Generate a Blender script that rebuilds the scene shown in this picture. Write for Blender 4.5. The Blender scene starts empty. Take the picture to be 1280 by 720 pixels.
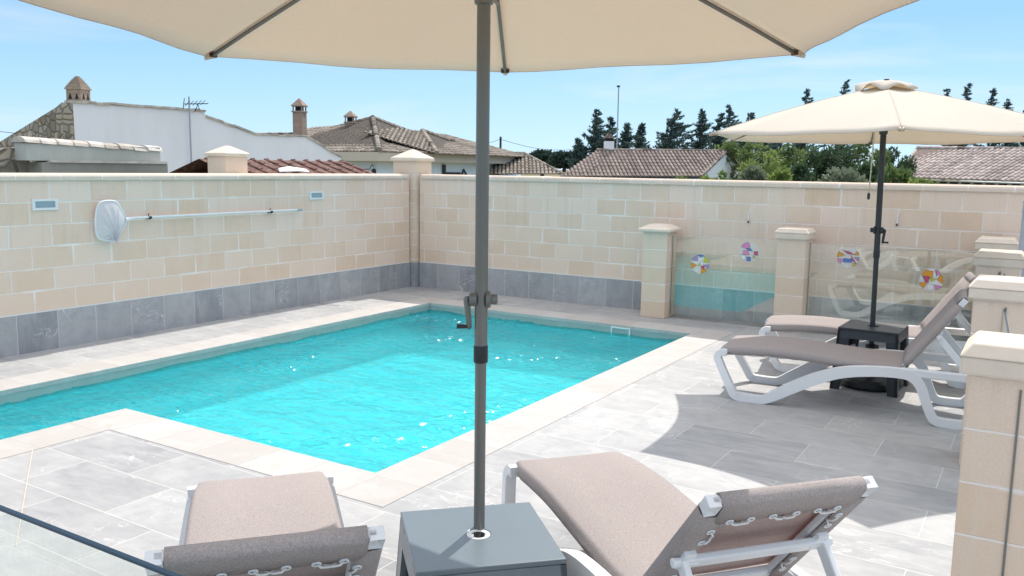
import bpy, bmesh, math, random
from mathutils import Vector, Matrix
R = math.radians
random.seed(7)
S = bpy.context.scene
COL = S.collection

# ------------------------------------------------------------------ camera
CP = Vector((7.9447, -10.0249, 1.7716)); YAW, PITCH, ROLL, F = 0.5552, -0.1394, 0.0140, 1070.76
fw = Vector((-math.sin(YAW)*math.cos(PITCH), math.cos(YAW)*math.cos(PITCH), math.sin(PITCH)))
r0 = Vector((math.cos(YAW), math.sin(YAW), 0)); u0 = r0.cross(fw)
RT = r0*math.cos(ROLL) + u0*math.sin(ROLL); UP = u0*math.cos(ROLL) - r0*math.sin(ROLL)
cd = bpy.data.cameras.new('camera'); cam = bpy.data.objects.new('camera', cd); COL.objects.link(cam)
cam.matrix_world = Matrix(((RT.x, UP.x, -fw.x, CP.x), (RT.y, UP.y, -fw.y, CP.y), (RT.z, UP.z, -fw.z, CP.z), (0, 0, 0, 1)))
cd.sensor_width = 36; cd.lens = F/1280*36; cd.clip_start = 0.05; cd.clip_end = 4000
S.camera = cam

# ------------------------------------------------------------------ sky, sun, exposure
SUN_EL = 50.7; SUN_AZ = -7.5           # azimuth from +Y, negative towards -X
SUN_STRENGTH = 2.0; SKY_STRENGTH = 0.15; EXPOSURE = 1.0
W = bpy.data.worlds.new('World'); S.world = W; W.use_nodes = True
wn, wl = W.node_tree.nodes, W.node_tree.links
wn.clear()
wo = wn.new('ShaderNodeOutputWorld'); wb = wn.new('ShaderNodeBackground'); sk = wn.new('ShaderNodeTexSky')
sk.sky_type = 'NISHITA'; sk.sun_disc = False; sk.sun_elevation = R(SUN_EL); sk.sun_rotation = R(SUN_AZ)
sk.altitude = 100; sk.air_density = 1.0; sk.dust_density = 0.6; sk.ozone_density = 1.6
wb.inputs['Strength'].default_value = SKY_STRENGTH
tcw = wn.new('ShaderNodeTexCoord'); mpw = wn.new('ShaderNodeMapping'); mpw.inputs['Scale'].default_value = (1, 1, .8); mpw.inputs['Location'].default_value = (0, 0, .2)
nrm = wn.new('ShaderNodeVectorMath'); nrm.operation = 'NORMALIZE'
wl.new(tcw.outputs['Generated'], mpw.inputs[0]); wl.new(mpw.outputs[0], nrm.inputs[0]); wl.new(nrm.outputs[0], sk.inputs[0])
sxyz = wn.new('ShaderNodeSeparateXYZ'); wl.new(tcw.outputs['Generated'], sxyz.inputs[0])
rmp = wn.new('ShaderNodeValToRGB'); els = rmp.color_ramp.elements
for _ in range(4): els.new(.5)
for el_, (p_, c_) in zip(els, [(0.0, (.66, .87, .96)), (.08, (.45, .745, .95)), (.16, (.27, .58, .94)), (.28, (.30, .58, .92)), (.50, (1.15, 1.22, 1.32)), (1.0, (1.75, 1.68, 1.64))]):  # upper stops, out of view, are brightened to add fill in the shade
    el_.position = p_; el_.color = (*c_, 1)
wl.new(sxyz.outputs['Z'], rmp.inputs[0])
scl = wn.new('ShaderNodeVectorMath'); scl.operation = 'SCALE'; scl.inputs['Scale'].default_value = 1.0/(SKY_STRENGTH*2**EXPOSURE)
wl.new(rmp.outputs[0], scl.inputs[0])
# faint high cirrus
ncl = wn.new('ShaderNodeTexNoise'); mcl = wn.new('ShaderNodeMapping'); mcl.inputs['Scale'].default_value = (2.2, 2.2, 14)
wl.new(tcw.outputs['Generated'], mcl.inputs[0]); wl.new(mcl.outputs[0], ncl.inputs['Vector']); ncl.inputs['Scale'].default_value = 1.6; ncl.inputs['Detail'].default_value = 6; ncl.inputs['Distortion'].default_value = .6
rcl = wn.new('ShaderNodeValToRGB'); rcl.color_ramp.elements[0].position = .52; rcl.color_ramp.elements[0].color = (0, 0, 0, 1); rcl.color_ramp.elements[1].position = .8; rcl.color_ramp.elements[1].color = (.5, .5, .5, 1)
wl.new(ncl.outputs[0], rcl.inputs[0])
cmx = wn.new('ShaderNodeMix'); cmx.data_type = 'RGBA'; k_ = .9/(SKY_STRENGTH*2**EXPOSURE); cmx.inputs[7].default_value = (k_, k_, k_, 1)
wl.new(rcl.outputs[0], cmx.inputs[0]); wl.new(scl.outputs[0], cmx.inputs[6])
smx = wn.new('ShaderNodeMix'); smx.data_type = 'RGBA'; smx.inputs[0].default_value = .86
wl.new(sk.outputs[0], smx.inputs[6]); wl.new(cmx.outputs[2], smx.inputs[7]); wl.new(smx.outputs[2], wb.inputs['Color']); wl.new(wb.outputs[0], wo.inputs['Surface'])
sl = bpy.data.lights.new('sun', 'SUN'); sun = bpy.data.objects.new('sun', sl); COL.objects.link(sun)
sl.energy = SUN_STRENGTH; sl.angle = R(0.5); sl.color = (1.0, 0.955, 0.89)
sd = Vector((math.sin(R(SUN_AZ))*math.cos(R(SUN_EL)), math.cos(R(SUN_AZ))*math.cos(R(SUN_EL)), math.sin(R(SUN_EL))))
sun.rotation_euler = sd.to_track_quat('Z', 'Y').to_euler()
S.view_settings.view_transform = 'Standard'; S.view_settings.look = 'None'
S.view_settings.exposure = EXPOSURE; S.view_settings.gamma = 1.0; S.view_settings.use_curve_mapping = False
S.render.engine = 'CYCLES'
S.cycles.max_bounces = 10; S.cycles.transparent_max_bounces = 16; S.cycles.transmission_bounces = 8
S.cycles.diffuse_bounces = 5; S.cycles.glossy_bounces = 4; S.cycles.sample_clamp_indirect = 6.0

# ------------------------------------------------------------------ site survey: where a sight line meets a plane
def sight(px, py): return fw + RT*((px-640)/F) - UP*((py-360)/F)
def on_x(px, py, x): d = sight(px, py); return CP + d*((x-CP.x)/d.x)
def on_y(px, py, y): d = sight(px, py); return CP + d*((y-CP.y)/d.y)
def on_z(px, py, z): d = sight(px, py); return CP + d*((z-CP.z)/d.z)
def deep(px, py, t): return CP + sight(px, py)*t

# ------------------------------------------------------------------ mesh helper
class MB:
    def __init__(s): s.v = []; s.f = []; s.m = []; s.t = []; s.uv = {}
    def add(s, vs, fs, m=0, t=0.5):
        b = len(s.v); s.v += [Vector(p) for p in vs]
        for f in fs: s.f.append([b+i for i in f]); s.m.append(m); s.t.append(t)
    def quad(s, a, b, c, d, m=0, t=0.5, uv=None):
        if uv: s.uv[len(s.f)] = uv
        s.add([a, b, c, d], [[0, 1, 2, 3]], m, t)
    def box(s, x0, x1, y0, y1, z0, z1, m=0, M=None, t=0.5):
        vs = [Vector(p) for p in ((x0,y0,z0),(x1,y0,z0),(x1,y1,z0),(x0,y1,z0),(x0,y0,z1),(x1,y0,z1),(x1,y1,z1),(x0,y1,z1))]
        if M: vs = [M @ p for p in vs]
        s.add(vs, [[3,2,1,0],[4,5,6,7],[0,1,5,4],[1,2,6,5],[2,3,7,6],[3,0,4,7]], m, t)
    def frustum(s, x0, x1, y0, y1, z0, X0, X1, Y0, Y1, z1, m=0, caps=True):
        vs = [(x0,y0,z0),(x1,y0,z0),(x1,y1,z0),(x0,y1,z0),(X0,Y0,z1),(X1,Y0,z1),(X1,Y1,z1),(X0,Y1,z1)]
        fs = [[0,1,5,4],[1,2,6,5],[2,3,7,6],[3,0,4,7]]
        if caps: fs += [[3,2,1,0],[4,5,6,7]]
        s.add(vs, fs, m)
    def prism(s, pts, ext, m=0, t=0.5):
        """extrude planar polygon pts along vector ext"""
        n = len(pts); e = Vector(ext); a = [Vector(p) for p in pts]
        fs = [list(range(n))[::-1], list(range(n, 2*n))] + [[i, (i+1) % n, n+(i+1) % n, n+i] for i in range(n)]
        s.add(a + [p+e for p in a], fs, m, t)
    def tube(s, pts, r, n=12, m=0, cap=True, closed=False):
        pts = [Vector(p) for p in pts]; k = len(pts)
        rs = r if isinstance(r, (list, tuple)) else [r]*k
        b = len(s.v); prev = None
        for i, p in enumerate(pts):
            if closed: d = pts[(i+1) % k] - pts[i-1]
            else: d = pts[min(i+1, k-1)] - pts[max(i-1, 0)]
            d.normalize()
            if prev is None:
                x = d.orthogonal().normalized()
            else:
                x = (prev - d*prev.dot(d))
                x = x.normalized() if x.length > 1e-6 else d.orthogonal().normalized()
            prev = x; y = d.cross(x)
            for j in range(n):
                a = 2*math.pi*j/n; s.v.append(p + (x*math.cos(a) + y*math.sin(a))*rs[i])
        seg = k if closed else k-1
        for i in range(seg):
            i2 = (i+1) % k
            for j in range(n):
                s.f.append([b+i*n+j, b+i*n+(j+1) % n, b+i2*n+(j+1) % n, b+i2*n+j]); s.m.append(m); s.t.append(0.5)
        if cap and not closed:
            s.f.append([b+j for j in range(n)][::-1]); s.f.append([b+(k-1)*n+j for j in range(n)]); s.m += [m, m]; s.t += [.5, .5]
    def lathe(s, prof, c=(0,0,0), n=24, m=0):
        c = Vector(c); b = len(s.v); k = len(prof)
        for r, z in prof:
            for j in range(n):
                a = 2*math.pi*j/n; s.v.append(c + Vector((r*math.cos(a), r*math.sin(a), z)))
        for i in range(k-1):
            for j in range(n):
                s.f.append([b+i*n+j, b+i*n+(j+1) % n, b+(i+1)*n+(j+1) % n, b+(i+1)*n+j]); s.m.append(m); s.t.append(.5)
    def ribbon(s, path, w, y0, y1, m=0, dy=None):
        """band following a path in the x-z plane, w wide in that plane, from y0 to y1"""
        P_ = [Vector((p[0], 0, p[1])) for p in path]; k = len(P_); vs = []
        for i, p in enumerate(P_):
            d = (P_[min(i+1, k-1)] - P_[max(i-1, 0)]).normalized(); nrm = Vector((-d.z, 0, d.x))*(w[i]/2)
            sh = dy(p) if dy else 0
            for q, y in ((p+nrm, y0), (p+nrm, y1), (p-nrm, y1), (p-nrm, y0)): vs.append((q.x, y+sh, q.z))
        fs = [[0,1,2,3], [(k-1)*4+3, (k-1)*4+2, (k-1)*4+1, (k-1)*4]]
        for i in range(k-1):
            for j in range(4): fs.append([i*4+j, (i+1)*4+j, (i+1)*4+(j+1) % 4, i*4+(j+1) % 4])
        s.add(vs, fs, m)
    def build(s, name, mats, parent=None, smooth=False, bevel=0, solid=0, auto=None):
        me = bpy.data.meshes.new(name); me.from_pydata([tuple(p) for p in s.v], [], s.f); me.update()
        if not isinstance(mats, (list, tuple)): mats = [mats]
        for mt in mats: me.materials.append(mt)
        me.polygons.foreach_set('material_index', s.m)
        uv = me.uv_layers.new(name='UVMap'); at = me.attributes.new('tint', 'FLOAT', 'FACE')
        at.data.foreach_set('value', s.t)
        for p in (() if getattr(s, 'fast', False) else me.polygons):
            n = p.normal; cu = s.uv.get(p.index)
            for k, li in enumerate(p.loop_indices):
                co = me.vertices[me.loops[li].vertex_index].co
                if cu: q = cu[k]
                elif abs(n.z) >= max(abs(n.x), abs(n.y)): q = (co.x, co.y)
                elif abs(n.x) > abs(n.y): q = (co.y, co.z)
                else: q = (co.x, co.z)
                uv.data[li].uv = q
        if smooth and not getattr(s, 'fast', False):
            bm = bmesh.new(); bm.from_mesh(me); bmesh.ops.remove_doubles(bm, verts=bm.verts, dist=1e-5); bm.to_mesh(me); bm.free()
        if smooth: me.polygons.foreach_set('use_smooth', [True]*len(me.polygons))
        if auto is not None:
            me.polygons.foreach_set('use_smooth', [True]*len(me.polygons)); me.set_sharp_from_angle(angle=R(auto))
        o = bpy.data.objects.new(name, me); COL.objects.link(o)
        if parent: o.parent = parent
        if solid:
            md = o.modifiers.new('solid', 'SOLIDIFY'); md.thickness = solid; md.offset = 0
        if bevel:
            md = o.modifiers.new('bevel', 'BEVEL'); md.width = bevel; md.segments = 2; md.limit_method = 'ANGLE'; md.angle_limit = R(40)
        return o

def thing(name, label, cat, loc=(0,0,0), rz=0, group=None):
    o = bpy.data.objects.new(name, None); COL.objects.link(o); o.empty_display_size = 0.1
    o.location = loc; o.rotation_euler = (0, 0, rz); o['label'] = label; o['category'] = cat
    if group: o['group'] = group
    return o
def tag(o, label, cat, group=None, kind=None):
    o['label'] = label; o['category'] = cat
    if group: o['group'] = group
    if kind: o['kind'] = kind
    return o
def struct(o): o['kind'] = 'structure'; return o
def copy_tree(o, parent=None):
    c = o.copy(); COL.objects.link(c)
    if parent: c.parent = parent
    for ch in list(o.children): copy_tree(ch, c)
    return c

# ------------------------------------------------------------------ materials
class NT:
    def __init__(s, name):
        s.mat = bpy.data.materials.new(name); s.mat.use_nodes = True
        s.n = s.mat.node_tree.nodes; s.l = s.mat.node_tree.links; s.n.clear()
        s.out = s.n.new('ShaderNodeOutputMaterial')
    def node(s, t, **kw):
        nd = s.n.new(t)
        for k, v in kw.items():
            if k in nd.inputs.keys(): s.setin(nd.inputs[k], v)
            else: setattr(nd, k, v)
        return nd
    def setin(s, i, v):
        if hasattr(v, 'is_output') and v.is_output: s.l.new(v, i)
        else: i.default_value = v
    def mix(s, f, a, b, blend='MIX'):
        nd = s.n.new('ShaderNodeMix'); nd.data_type = 'RGBA'; nd.blend_type = blend
        s.setin(nd.inputs[0], f); s.setin(nd.inputs[6], a); s.setin(nd.inputs[7], b); return nd.outputs[2]
    def math(s, op, a, b=0.0, clamp=False):
        nd = s.n.new('ShaderNodeMath'); nd.operation = op; nd.use_clamp = clamp
        s.setin(nd.inputs[0], a); s.setin(nd.inputs[1], b); return nd.outputs[0]
    def ramp(s, f, stops, interp='LINEAR'):
        nd = s.n.new('ShaderNodeValToRGB'); cr = nd.color_ramp; cr.interpolation = interp
        while len(cr.elements) < len(stops): cr.elements.new(0.5)
        for e, (p, c) in zip(cr.elements, stops):
            e.position = p; e.color = c if len(c) == 4 else (*c, 1)
        s.setin(nd.inputs[0], f); return nd.outputs[0]
    def coord(s, which='Object'): return s.n.new('ShaderNodeTexCoord').outputs[which]
    def mapping(s, v, scale=(1,1,1), loc=(0,0,0)):
        nd = s.n.new('ShaderNodeMapping'); s.l.new(v, nd.inputs[0]); nd.inputs['Scale'].default_value = scale; nd.inputs['Location'].default_value = loc
        return nd.outputs[0]
    def noise(s, v, scale, detail=4, rough=0.55, dist=0.0, w=None):
        nd = s.n.new('ShaderNodeTexNoise')
        if w is not None: nd.noise_dimensions = '4D'; s.setin(nd.inputs['W'], w)
        s.l.new(v, nd.inputs['Vector']); nd.inputs['Scale'].default_value = scale; nd.inputs['Detail'].default_value = detail
        nd.inputs['Roughness'].default_value = rough; nd.inputs['Distortion'].default_value = dist
        return nd.outputs[0]
    def brick(s, v, w, h, mortar, off=0.5, smooth=0.1):
        nd = s.n.new('ShaderNodeTexBrick'); s.l.new(v, nd.inputs['Vector'])
        nd.offset = off; nd.offset_frequency = 2; nd.squash = 1
        i = nd.inputs; i['Color1'].default_value = (0,0,0,1); i['Color2'].default_value = (1,1,1,1); i['Mortar'].default_value = (.5,.5,.5,1)
        i['Scale'].default_value = 1; i['Mortar Size'].default_value = mortar; i['Mortar Smooth'].default_value = smooth
        i['Bias'].default_value = 0; i['Brick Width'].default_value = w; i['Row Height'].default_value = h
        return nd.outputs['Color'], nd.outputs['Fac']
    def bump(s, h, strength=0.3, dist=0.01):
        nd = s.n.new('ShaderNodeBump'); s.l.new(h, nd.inputs['Height']); nd.inputs['Strength'].default_value = strength; nd.inputs['Distance'].default_value = dist
        return nd.outputs[0]
    def attr(s, name):
        nd = s.n.new('ShaderNodeAttribute'); nd.attribute_name = name; return nd.outputs['Fac']
    def principled(s, color, rough=0.6, normal=None, metallic=0.0, spec=0.5, coat=0.0):
        nd = s.n.new('ShaderNodeBsdfPrincipled'); s.setin(nd.inputs['Base Color'], color); s.setin(nd.inputs['Roughness'], rough)
        nd.inputs['Metallic'].default_value = metallic; nd.inputs['Specular IOR Level'].default_value = spec
        nd.inputs['Coat Weight'].default_value = coat
        if normal: s.l.new(normal, nd.inputs['Normal'])
        return nd.outputs[0]
    def end(s, sh): s.l.new(sh, s.out.inputs['Surface']); return s.mat

def rgb(r, g, b): return (r, g, b, 1)

def mat_plain(name, col, rough=0.5, metallic=0.0, spec=0.5, var=0.12, scale=6.0, bump=0.05, coat=0.0):
    t = NT(name); c = t.coord(); n = t.noise(c, scale, 5); n2 = t.noise(c, scale*12, 3)
    k = t.mix(n, rgb(*[x*(1-var) for x in col]), rgb(*[min(1, x*(1+var)) for x in col]))
    return t.end(t.principled(k, t.math('ADD', rough-0.06, t.math('MULTIPLY', n2, 0.12)), t.bump(n2, bump, 0.002), metallic, spec, coat))

def mat_blocks(name, w=0.4, h=0.205, u0=0.0, v0=0.367, warm=(0.77, 0.56, 0.415), pale=(0.89, 0.72, 0.615), off=0.5):
    t = NT(name); uv = t.coord('UV')
    m = t.mapping(uv, loc=(-u0, -v0+20*h, 0))
    jit = t.noise(uv, 9, 3); jv = t.node('ShaderNodeCombineXYZ'); t.setin(jv.inputs[0], t.math('MULTIPLY', t.math('SUBTRACT', jit, .5), .016))
    jit2 = t.noise(uv, 14, 3); t.setin(jv.inputs[1], t.math('MULTIPLY', t.math('SUBTRACT', jit2, .5), .006))
    ad = t.node('ShaderNodeVectorMath', operation='ADD'); t.l.new(m, ad.inputs[0]); t.l.new(jv.outputs[0], ad.inputs[1])
    col, fac = t.brick(ad.outputs[0], w, h, 0.006, off, 0.4)
    _, wide = t.brick(ad.outputs[0], w, h, 0.016, off, 0.5)
    smear = t.noise(uv, 2.6, 4, 0.6)
    ws = t.math('MULTIPLY', wide, t.ramp(smear, [(0.5, (0,0,0)), (0.62, (.8,.8,.8))]))
    mort = t.math('MAXIMUM', fac, ws)
    big = t.noise(uv, 1.7, 5, 0.6); fine = t.noise(uv, 120, 3, 0.7); mid = t.noise(uv, 11, 5, 0.65)
    stone = t.mix(t.math('MULTIPLY', col, 1.0), rgb(*warm), rgb(*pale))
    stone = t.mix(t.ramp(big, [(.35, (0,0,0)), (.7, (.55,.55,.55))]), stone, rgb(0.88, 0.71, 0.62))
    stone = t.mix(t.ramp(mid, [(.45, (0,0,0)), (.75, (.35,.35,.35))]), stone, rgb(0.88, 0.71, 0.58))
    stone = t.mix(t.math('MULTIPLY', t.ramp(fine, [(.35, (0,0,0)), (.7, (1,1,1))]), .34), stone, rgb(0.55, 0.40, 0.28))
    sv = t.node('ShaderNodeSeparateXYZ'); t.l.new(uv, sv.inputs[0])
    lowm = t.ramp(t.math('ADD', sv.outputs[1], t.math('MULTIPLY', t.math('SUBTRACT', big, .5), .9)), [(.35, (.42,.42,.42)), (1.0, (0,0,0))])
    stone = t.mix(lowm, stone, rgb(0.74, 0.565, 0.41))
    # thin white bloom washed down by rain
    st = t.noise(t.mapping(uv, (9, .8, 1)), 1.0, 4, .6)
    stone = t.mix(t.ramp(st, [(.58, (0,0,0)), (.75, (.35,.35,.35))]), stone, rgb(0.78, 0.75, 0.70))
    drip = t.noise(t.mapping(uv, (14, .55, 1)), 1.0, 3, .6); topm = t.ramp(sv.outputs[1], [(.9, (0,0,0)), (1.0, (1,1,1))])
    stone = t.mix(t.math('MULTIPLY', t.ramp(drip, [(.55, (0,0,0)), (.72, (.2,.2,.2))]), topm), stone, rgb(0.42, 0.36, 0.30))
    colr = t.mix(mort, stone, rgb(0.88, 0.80, 0.745))
    hgt = t.math('SUBTRACT', t.math('MULTIPLY', fine, 0.25), t.math('MULTIPLY', mort, 0.5))
    return t.end(t.principled(colr, 0.9, t.bump(hgt, 0.7, 0.008), spec=0.2))

def slate(t, uv, rnd, k=1.0, streak=(2.2, 7.0, 1)):
    """slate-look porcelain: returns colour socket"""
    w = t.math('MULTIPLY', rnd, 37.0)
    a = t.noise(t.mapping(uv, streak), 1.3, 6, 0.62, 0.6, w=w)
    b = t.noise(uv, 5.0, 6, 0.6, 1.2, w=w)
    v = t.noise(t.mapping(uv, (1.3, 3.0, 1)), 2.2, 3, 0.5, 1.6, w=t.math('ADD', w, 5.0))
    vein = t.math('ABSOLUTE', t.math('SUBTRACT', v, 0.5))
    vm = t.ramp(vein, [(0.0, (1,1,1)), (0.018, (0,0,0))])
    patch = t.ramp(t.noise(uv, 1.8, 2, w=w), [(.5, (0,0,0)), (.65, (1,1,1))])
    return a, b, t.math('MULTIPLY', vm, patch)

def mat_floor():
    t = NT('slate_floor_tiles'); uv = t.coord('UV')
    m = t.mapping(uv, loc=(20*0.79-0.04, 40*0.4-0.03, 0))
    col, fac = t.brick(m, 0.79, 0.4, 0.0022, 0.5, 0.2)
    a, b, vm = slate(t, uv, col)
    base = t.mix(col, rgb(0.25, 0.25, 0.262), rgb(0.45, 0.445, 0.435))
    base = t.mix(t.ramp(a, [(.35, (0,0,0)), (.68, (.75,.75,.75))]), base, rgb(0.485, 0.48, 0.47))
    base = t.mix(t.ramp(b, [(.42, (0,0,0)), (.72, (.65,.65,.65))]), base, rgb(0.29, 0.295, 0.31))
    base = t.mix(t.math('MULTIPLY', vm, .75), base, rgb(0.7, 0.69, 0.67))
    fine = t.noise(uv, 90, 3, .7)
    base = t.mix(t.math('MULTIPLY', fine, .16), base, rgb(.28, .28, .28))
    dust = t.ramp(t.noise(uv, .8, 4, .6), [(.45, (0,0,0)), (.7, (.3,.3,.3))])
    base = t.mix(dust, base, rgb(.55, .53, .51))
    c = t.mix(fac, base, rgb(0.66, 0.62, 0.57))
    h = t.math('ADD', t.math('MULTIPLY', a, .5), t.math('MULTIPLY', fac, -.8))
    return t.end(t.principled(c, t.math('ADD', .45, t.math('MULTIPLY', b, .25)), t.bump(h, .35, .003), spec=.4))

def mat_coping():
    t = NT('beige_stone_coping'); uv = t.coord('UV')
    col, fac = t.brick(t.mapping(uv, loc=(8.0, 4.0, 0)), 0.4, 8.0, 0.002, 0.0, .2)
    a, b, vm = slate(t, uv, col, streak=(3.0, 2.0, 1))
    base = t.mix(col, rgb(.46, .43, .405), rgb(.53, .505, .485))
    base = t.mix(t.ramp(a, [(.4, (0,0,0)), (.7, (.7,.7,.7))]), base, rgb(.44, .405, .375))
    base = t.mix(t.ramp(b, [(.5, (0,0,0)), (.75, (.6,.6,.6))]), base, rgb(.58, .565, .55))
    fine = t.noise(uv, 80, 3, .7); base = t.mix(t.math('MULTIPLY', fine, .14), base, rgb(.35, .33, .30))
    c = t.mix(t.math('MULTIPLY', fac, .9), base, rgb(.34, .31, .28))
    return t.end(t.principled(c, .6, t.bump(t.math('ADD', a, t.math('MULTIPLY', fac, -1.0)), .3, .002), spec=.3))

def mat_skirt(name, u0=0.0):
    t = NT(name); uv = t.coord('UV')
    col, fac = t.brick(t.mapping(uv, loc=(20*.388-u0, 4.0, 0)), 0.388, 8.0, 0.003, 0.0, .2)
    a, b, vm = slate(t, uv, col, streak=(5, 1.6, 1))
    base = t.mix(col, rgb(.265, .272, .285), rgb(.45, .448, .447))
    base = t.mix(t.ramp(a, [(.4, (0,0,0)), (.7, (.7,.7,.7))]), base, rgb(.46, .46, .475))
    base = t.mix(t.ramp(b, [(.45, (0,0,0)), (.75, (.5,.5,.5))]), base, rgb(.22, .24, .27))
    base = t.mix(t.math('MULTIPLY', vm, .85), base, rgb(.68, .68, .68))
    c = t.mix(fac, base, rgb(.62, .60, .57))
    return t.end(t.principled(c, .55, t.bump(t.math('ADD', a, t.math('MULTIPLY', fac, -1)), .3, .003), spec=.4))

def mat_fabric(name, col, trans, tmix=0.3, weave=900.0, var=.1, crease=0.0, seam=False):
    t = NT(name); c = t.coord(); uv = c
    w1 = t.node('ShaderNodeTexWave', wave_type='BANDS', bands_direction='X'); t.l.new(uv, w1.inputs[0]); w1.inputs['Scale'].default_value = weave/20
    n = t.noise(c, weave*.35, 2, .8); n1 = t.noise(c, 5, 4)
    n3 = t.noise(t.mapping(c, (1, 5, 1)), weave*.1, 2, .7)
    n = t.ramp(n, [(.3, (0,0,0)), (.7, (1,1,1))])
    k = t.mix(n, rgb(*[x*(1-var*2.2) for x in col]), rgb(*[min(1, x*(1+var*2.2)) for x in col]))
    k = t.mix(t.math('MULTIPLY', n3, .25), k, rgb(*[x*.8 for x in col]))
    k = t.mix(t.math('MULTIPLY', n1, .25), k, rgb(*[x*.86 for x in col]))
    h = n if not crease else t.math('ADD', t.math('MULTIPLY', n, .4), t.math('MULTIPLY', t.noise(c, 3.5, 3, .5, .8), crease))
    b = t.bump(h, .35 if not crease else .5, .0015 if not crease else .004)
    d = t.node('ShaderNodeBsdfDiffuse'); t.setin(d.inputs[0], k); t.l.new(b, d.inputs['Normal'])
    tr = t.node('ShaderNodeBsdfTranslucent'); tr.inputs[0].default_value = rgb(*trans); t.l.new(b, tr.inputs['Normal'])
    mx = t.node('ShaderNodeMixShader'); mx.inputs[0].default_value = tmix; t.l.new(d.outputs[0], mx.inputs[1]); t.l.new(tr.outputs[0], mx.inputs[2])
    return t.end(mx.outputs[0])

def mat_water():
    t = NT('pool_water'); c = t.coord()
    m1 = t.mapping(c, (.9, 2.1, 1))
    a = t.noise(m1, 2.2, 3, .5, .6); b = t.noise(m1, 7.0, 3, .55, .9); d = t.noise(t.mapping(c, (1, 1.5, 1)), 20, 2, .5, .6); d2 = t.noise(c, 55, 2, .5, .3)
    h = t.math('ADD', t.math('MULTIPLY', a, 1.0), t.math('ADD', t.math('MULTIPLY', b, .42), t.math('ADD', t.math('MULTIPLY', d, .16), t.math('MULTIPLY', d2, .035))))
    bp = t.bump(h, 1.0, .085)
    fr = t.node('ShaderNodeFresnel'); fr.inputs['IOR'].default_value = 1.33; t.l.new(t.bump(h, 1.0, .05), fr.inputs['Normal'])
    g = t.node('ShaderNodeBsdfGlossy'); g.inputs['Roughness'].default_value = .13
    t.l.new(t.bump(h, 1.0, .02), g.inputs['Normal'])
    tint = rgb(.33, .955, .985)
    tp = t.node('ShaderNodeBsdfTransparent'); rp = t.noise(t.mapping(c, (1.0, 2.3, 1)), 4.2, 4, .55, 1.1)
    ripple_shade = t.ramp(t.math('ADD', t.math('MULTIPLY', rp, .65), t.math('MULTIPLY', d, .35)), [(.33, (.19, .80, .87)), (.45, (.31, .93, .97)), (.60, (.42, .99, .998))])  # ripple shading and caustic-like streaks painted into the water's transmission colour
    t.l.new(ripple_shade, tp.inputs[0])
    rf = t.node('ShaderNodeBsdfRefraction'); t.l.new(ripple_shade, rf.inputs['Color']); rf.inputs['IOR'].default_value = 1.15; rf.inputs['Roughness'].default_value = 0; t.l.new(bp, rf.inputs['Normal'])
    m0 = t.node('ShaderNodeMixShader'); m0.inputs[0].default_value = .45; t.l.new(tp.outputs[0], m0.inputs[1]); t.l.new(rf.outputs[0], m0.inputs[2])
    mx = t.node('ShaderNodeMixShader'); t.l.new(t.math('MULTIPLY', fr.outputs[0], .65), mx.inputs[0]); t.l.new(m0.outputs[0], mx.inputs[1]); t.l.new(g.outputs[0], mx.inputs[2])
    return t.end(mx.outputs[0])

def mat_glass(name='clear_glass', gain=2.4):
    t = NT(name); c = t.coord()
    lw_ = t.node('ShaderNodeLayerWeight'); lw_.inputs['Blend'].default_value = .5
    f = t.math('MULTIPLY', t.math('ADD', .04, t.math('MULTIPLY', t.math('POWER', lw_.outputs['Facing'], 5.0), .96)), gain, True)
    g = t.node('ShaderNodeBsdfGlossy'); g.inputs['Roughness'].default_value = 0.0; g.inputs['Color'].default_value = rgb(.95, 1, .98)
    tp = t.node('ShaderNodeBsdfTransparent'); tp.inputs[0].default_value = rgb(.955, .98, .97)
    dirt = t.node('ShaderNodeBsdfDiffuse'); dirt.inputs[0].default_value = rgb(.8, .8, .78)
    sm = t.ramp(t.noise(t.mapping(c, (5, 5, 1.2)), 2.0, 5, .7), [(.45, (0,0,0)), (.8, (.09,.09,.09))])
    m1 = t.node('ShaderNodeMixShader'); t.l.new(f, m1.inputs[0]); t.l.new(tp.outputs[0], m1.inputs[1]); t.l.new(g.outputs[0], m1.inputs[2])
    m2 = t.node('ShaderNodeMixShader'); t.l.new(sm, m2.inputs[0]); t.l.new(m1.outputs[0], m2.inputs[1]); t.l.new(dirt.outputs[0], m2.inputs[2])
    return t.end(m2.outputs[0])

def mat_rooftile(name, dark, light):
    t = NT(name); c = t.coord(); ti = t.attr('tint')
    k = t.mix(ti, rgb(*dark), rgb(*light))
    n = t.noise(c, 3.0, 5, .65); k = t.mix(t.ramp(n, [(.4, (0,0,0)), (.7, (.6,.6,.6))]), k, rgb(*[x*.45 for x in dark]))
    n2 = t.noise(c, 14, 4, .6); k = t.mix(t.ramp(n2, [(.5, (0,0,0)), (.8, (.6,.6,.6))]), k, rgb(.5, .45, .38))
    return t.end(t.principled(k, .9, spec=.2))

def mat_leaf(name, dark, light, trans=.3):
    t = NT(name); ti = t.attr('tint'); k = t.mix(ti, rgb(*dark), rgb(*light))
    d = t.node('ShaderNodeBsdfPrincipled'); t.setin(d.inputs['Base Color'], k); d.inputs['Roughness'].default_value = .6; d.inputs['Specular IOR Level'].default_value = .3
    tr = t.node('ShaderNodeBsdfTranslucent'); t.setin(tr.inputs[0], k)
    mx = t.node('ShaderNodeMixShader'); mx.inputs[0].default_value = trans; t.l.new(d.outputs[0], mx.inputs[1]); t.l.new(tr.outputs[0], mx.inputs[2])
    return t.end(mx.outputs[0])

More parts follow.
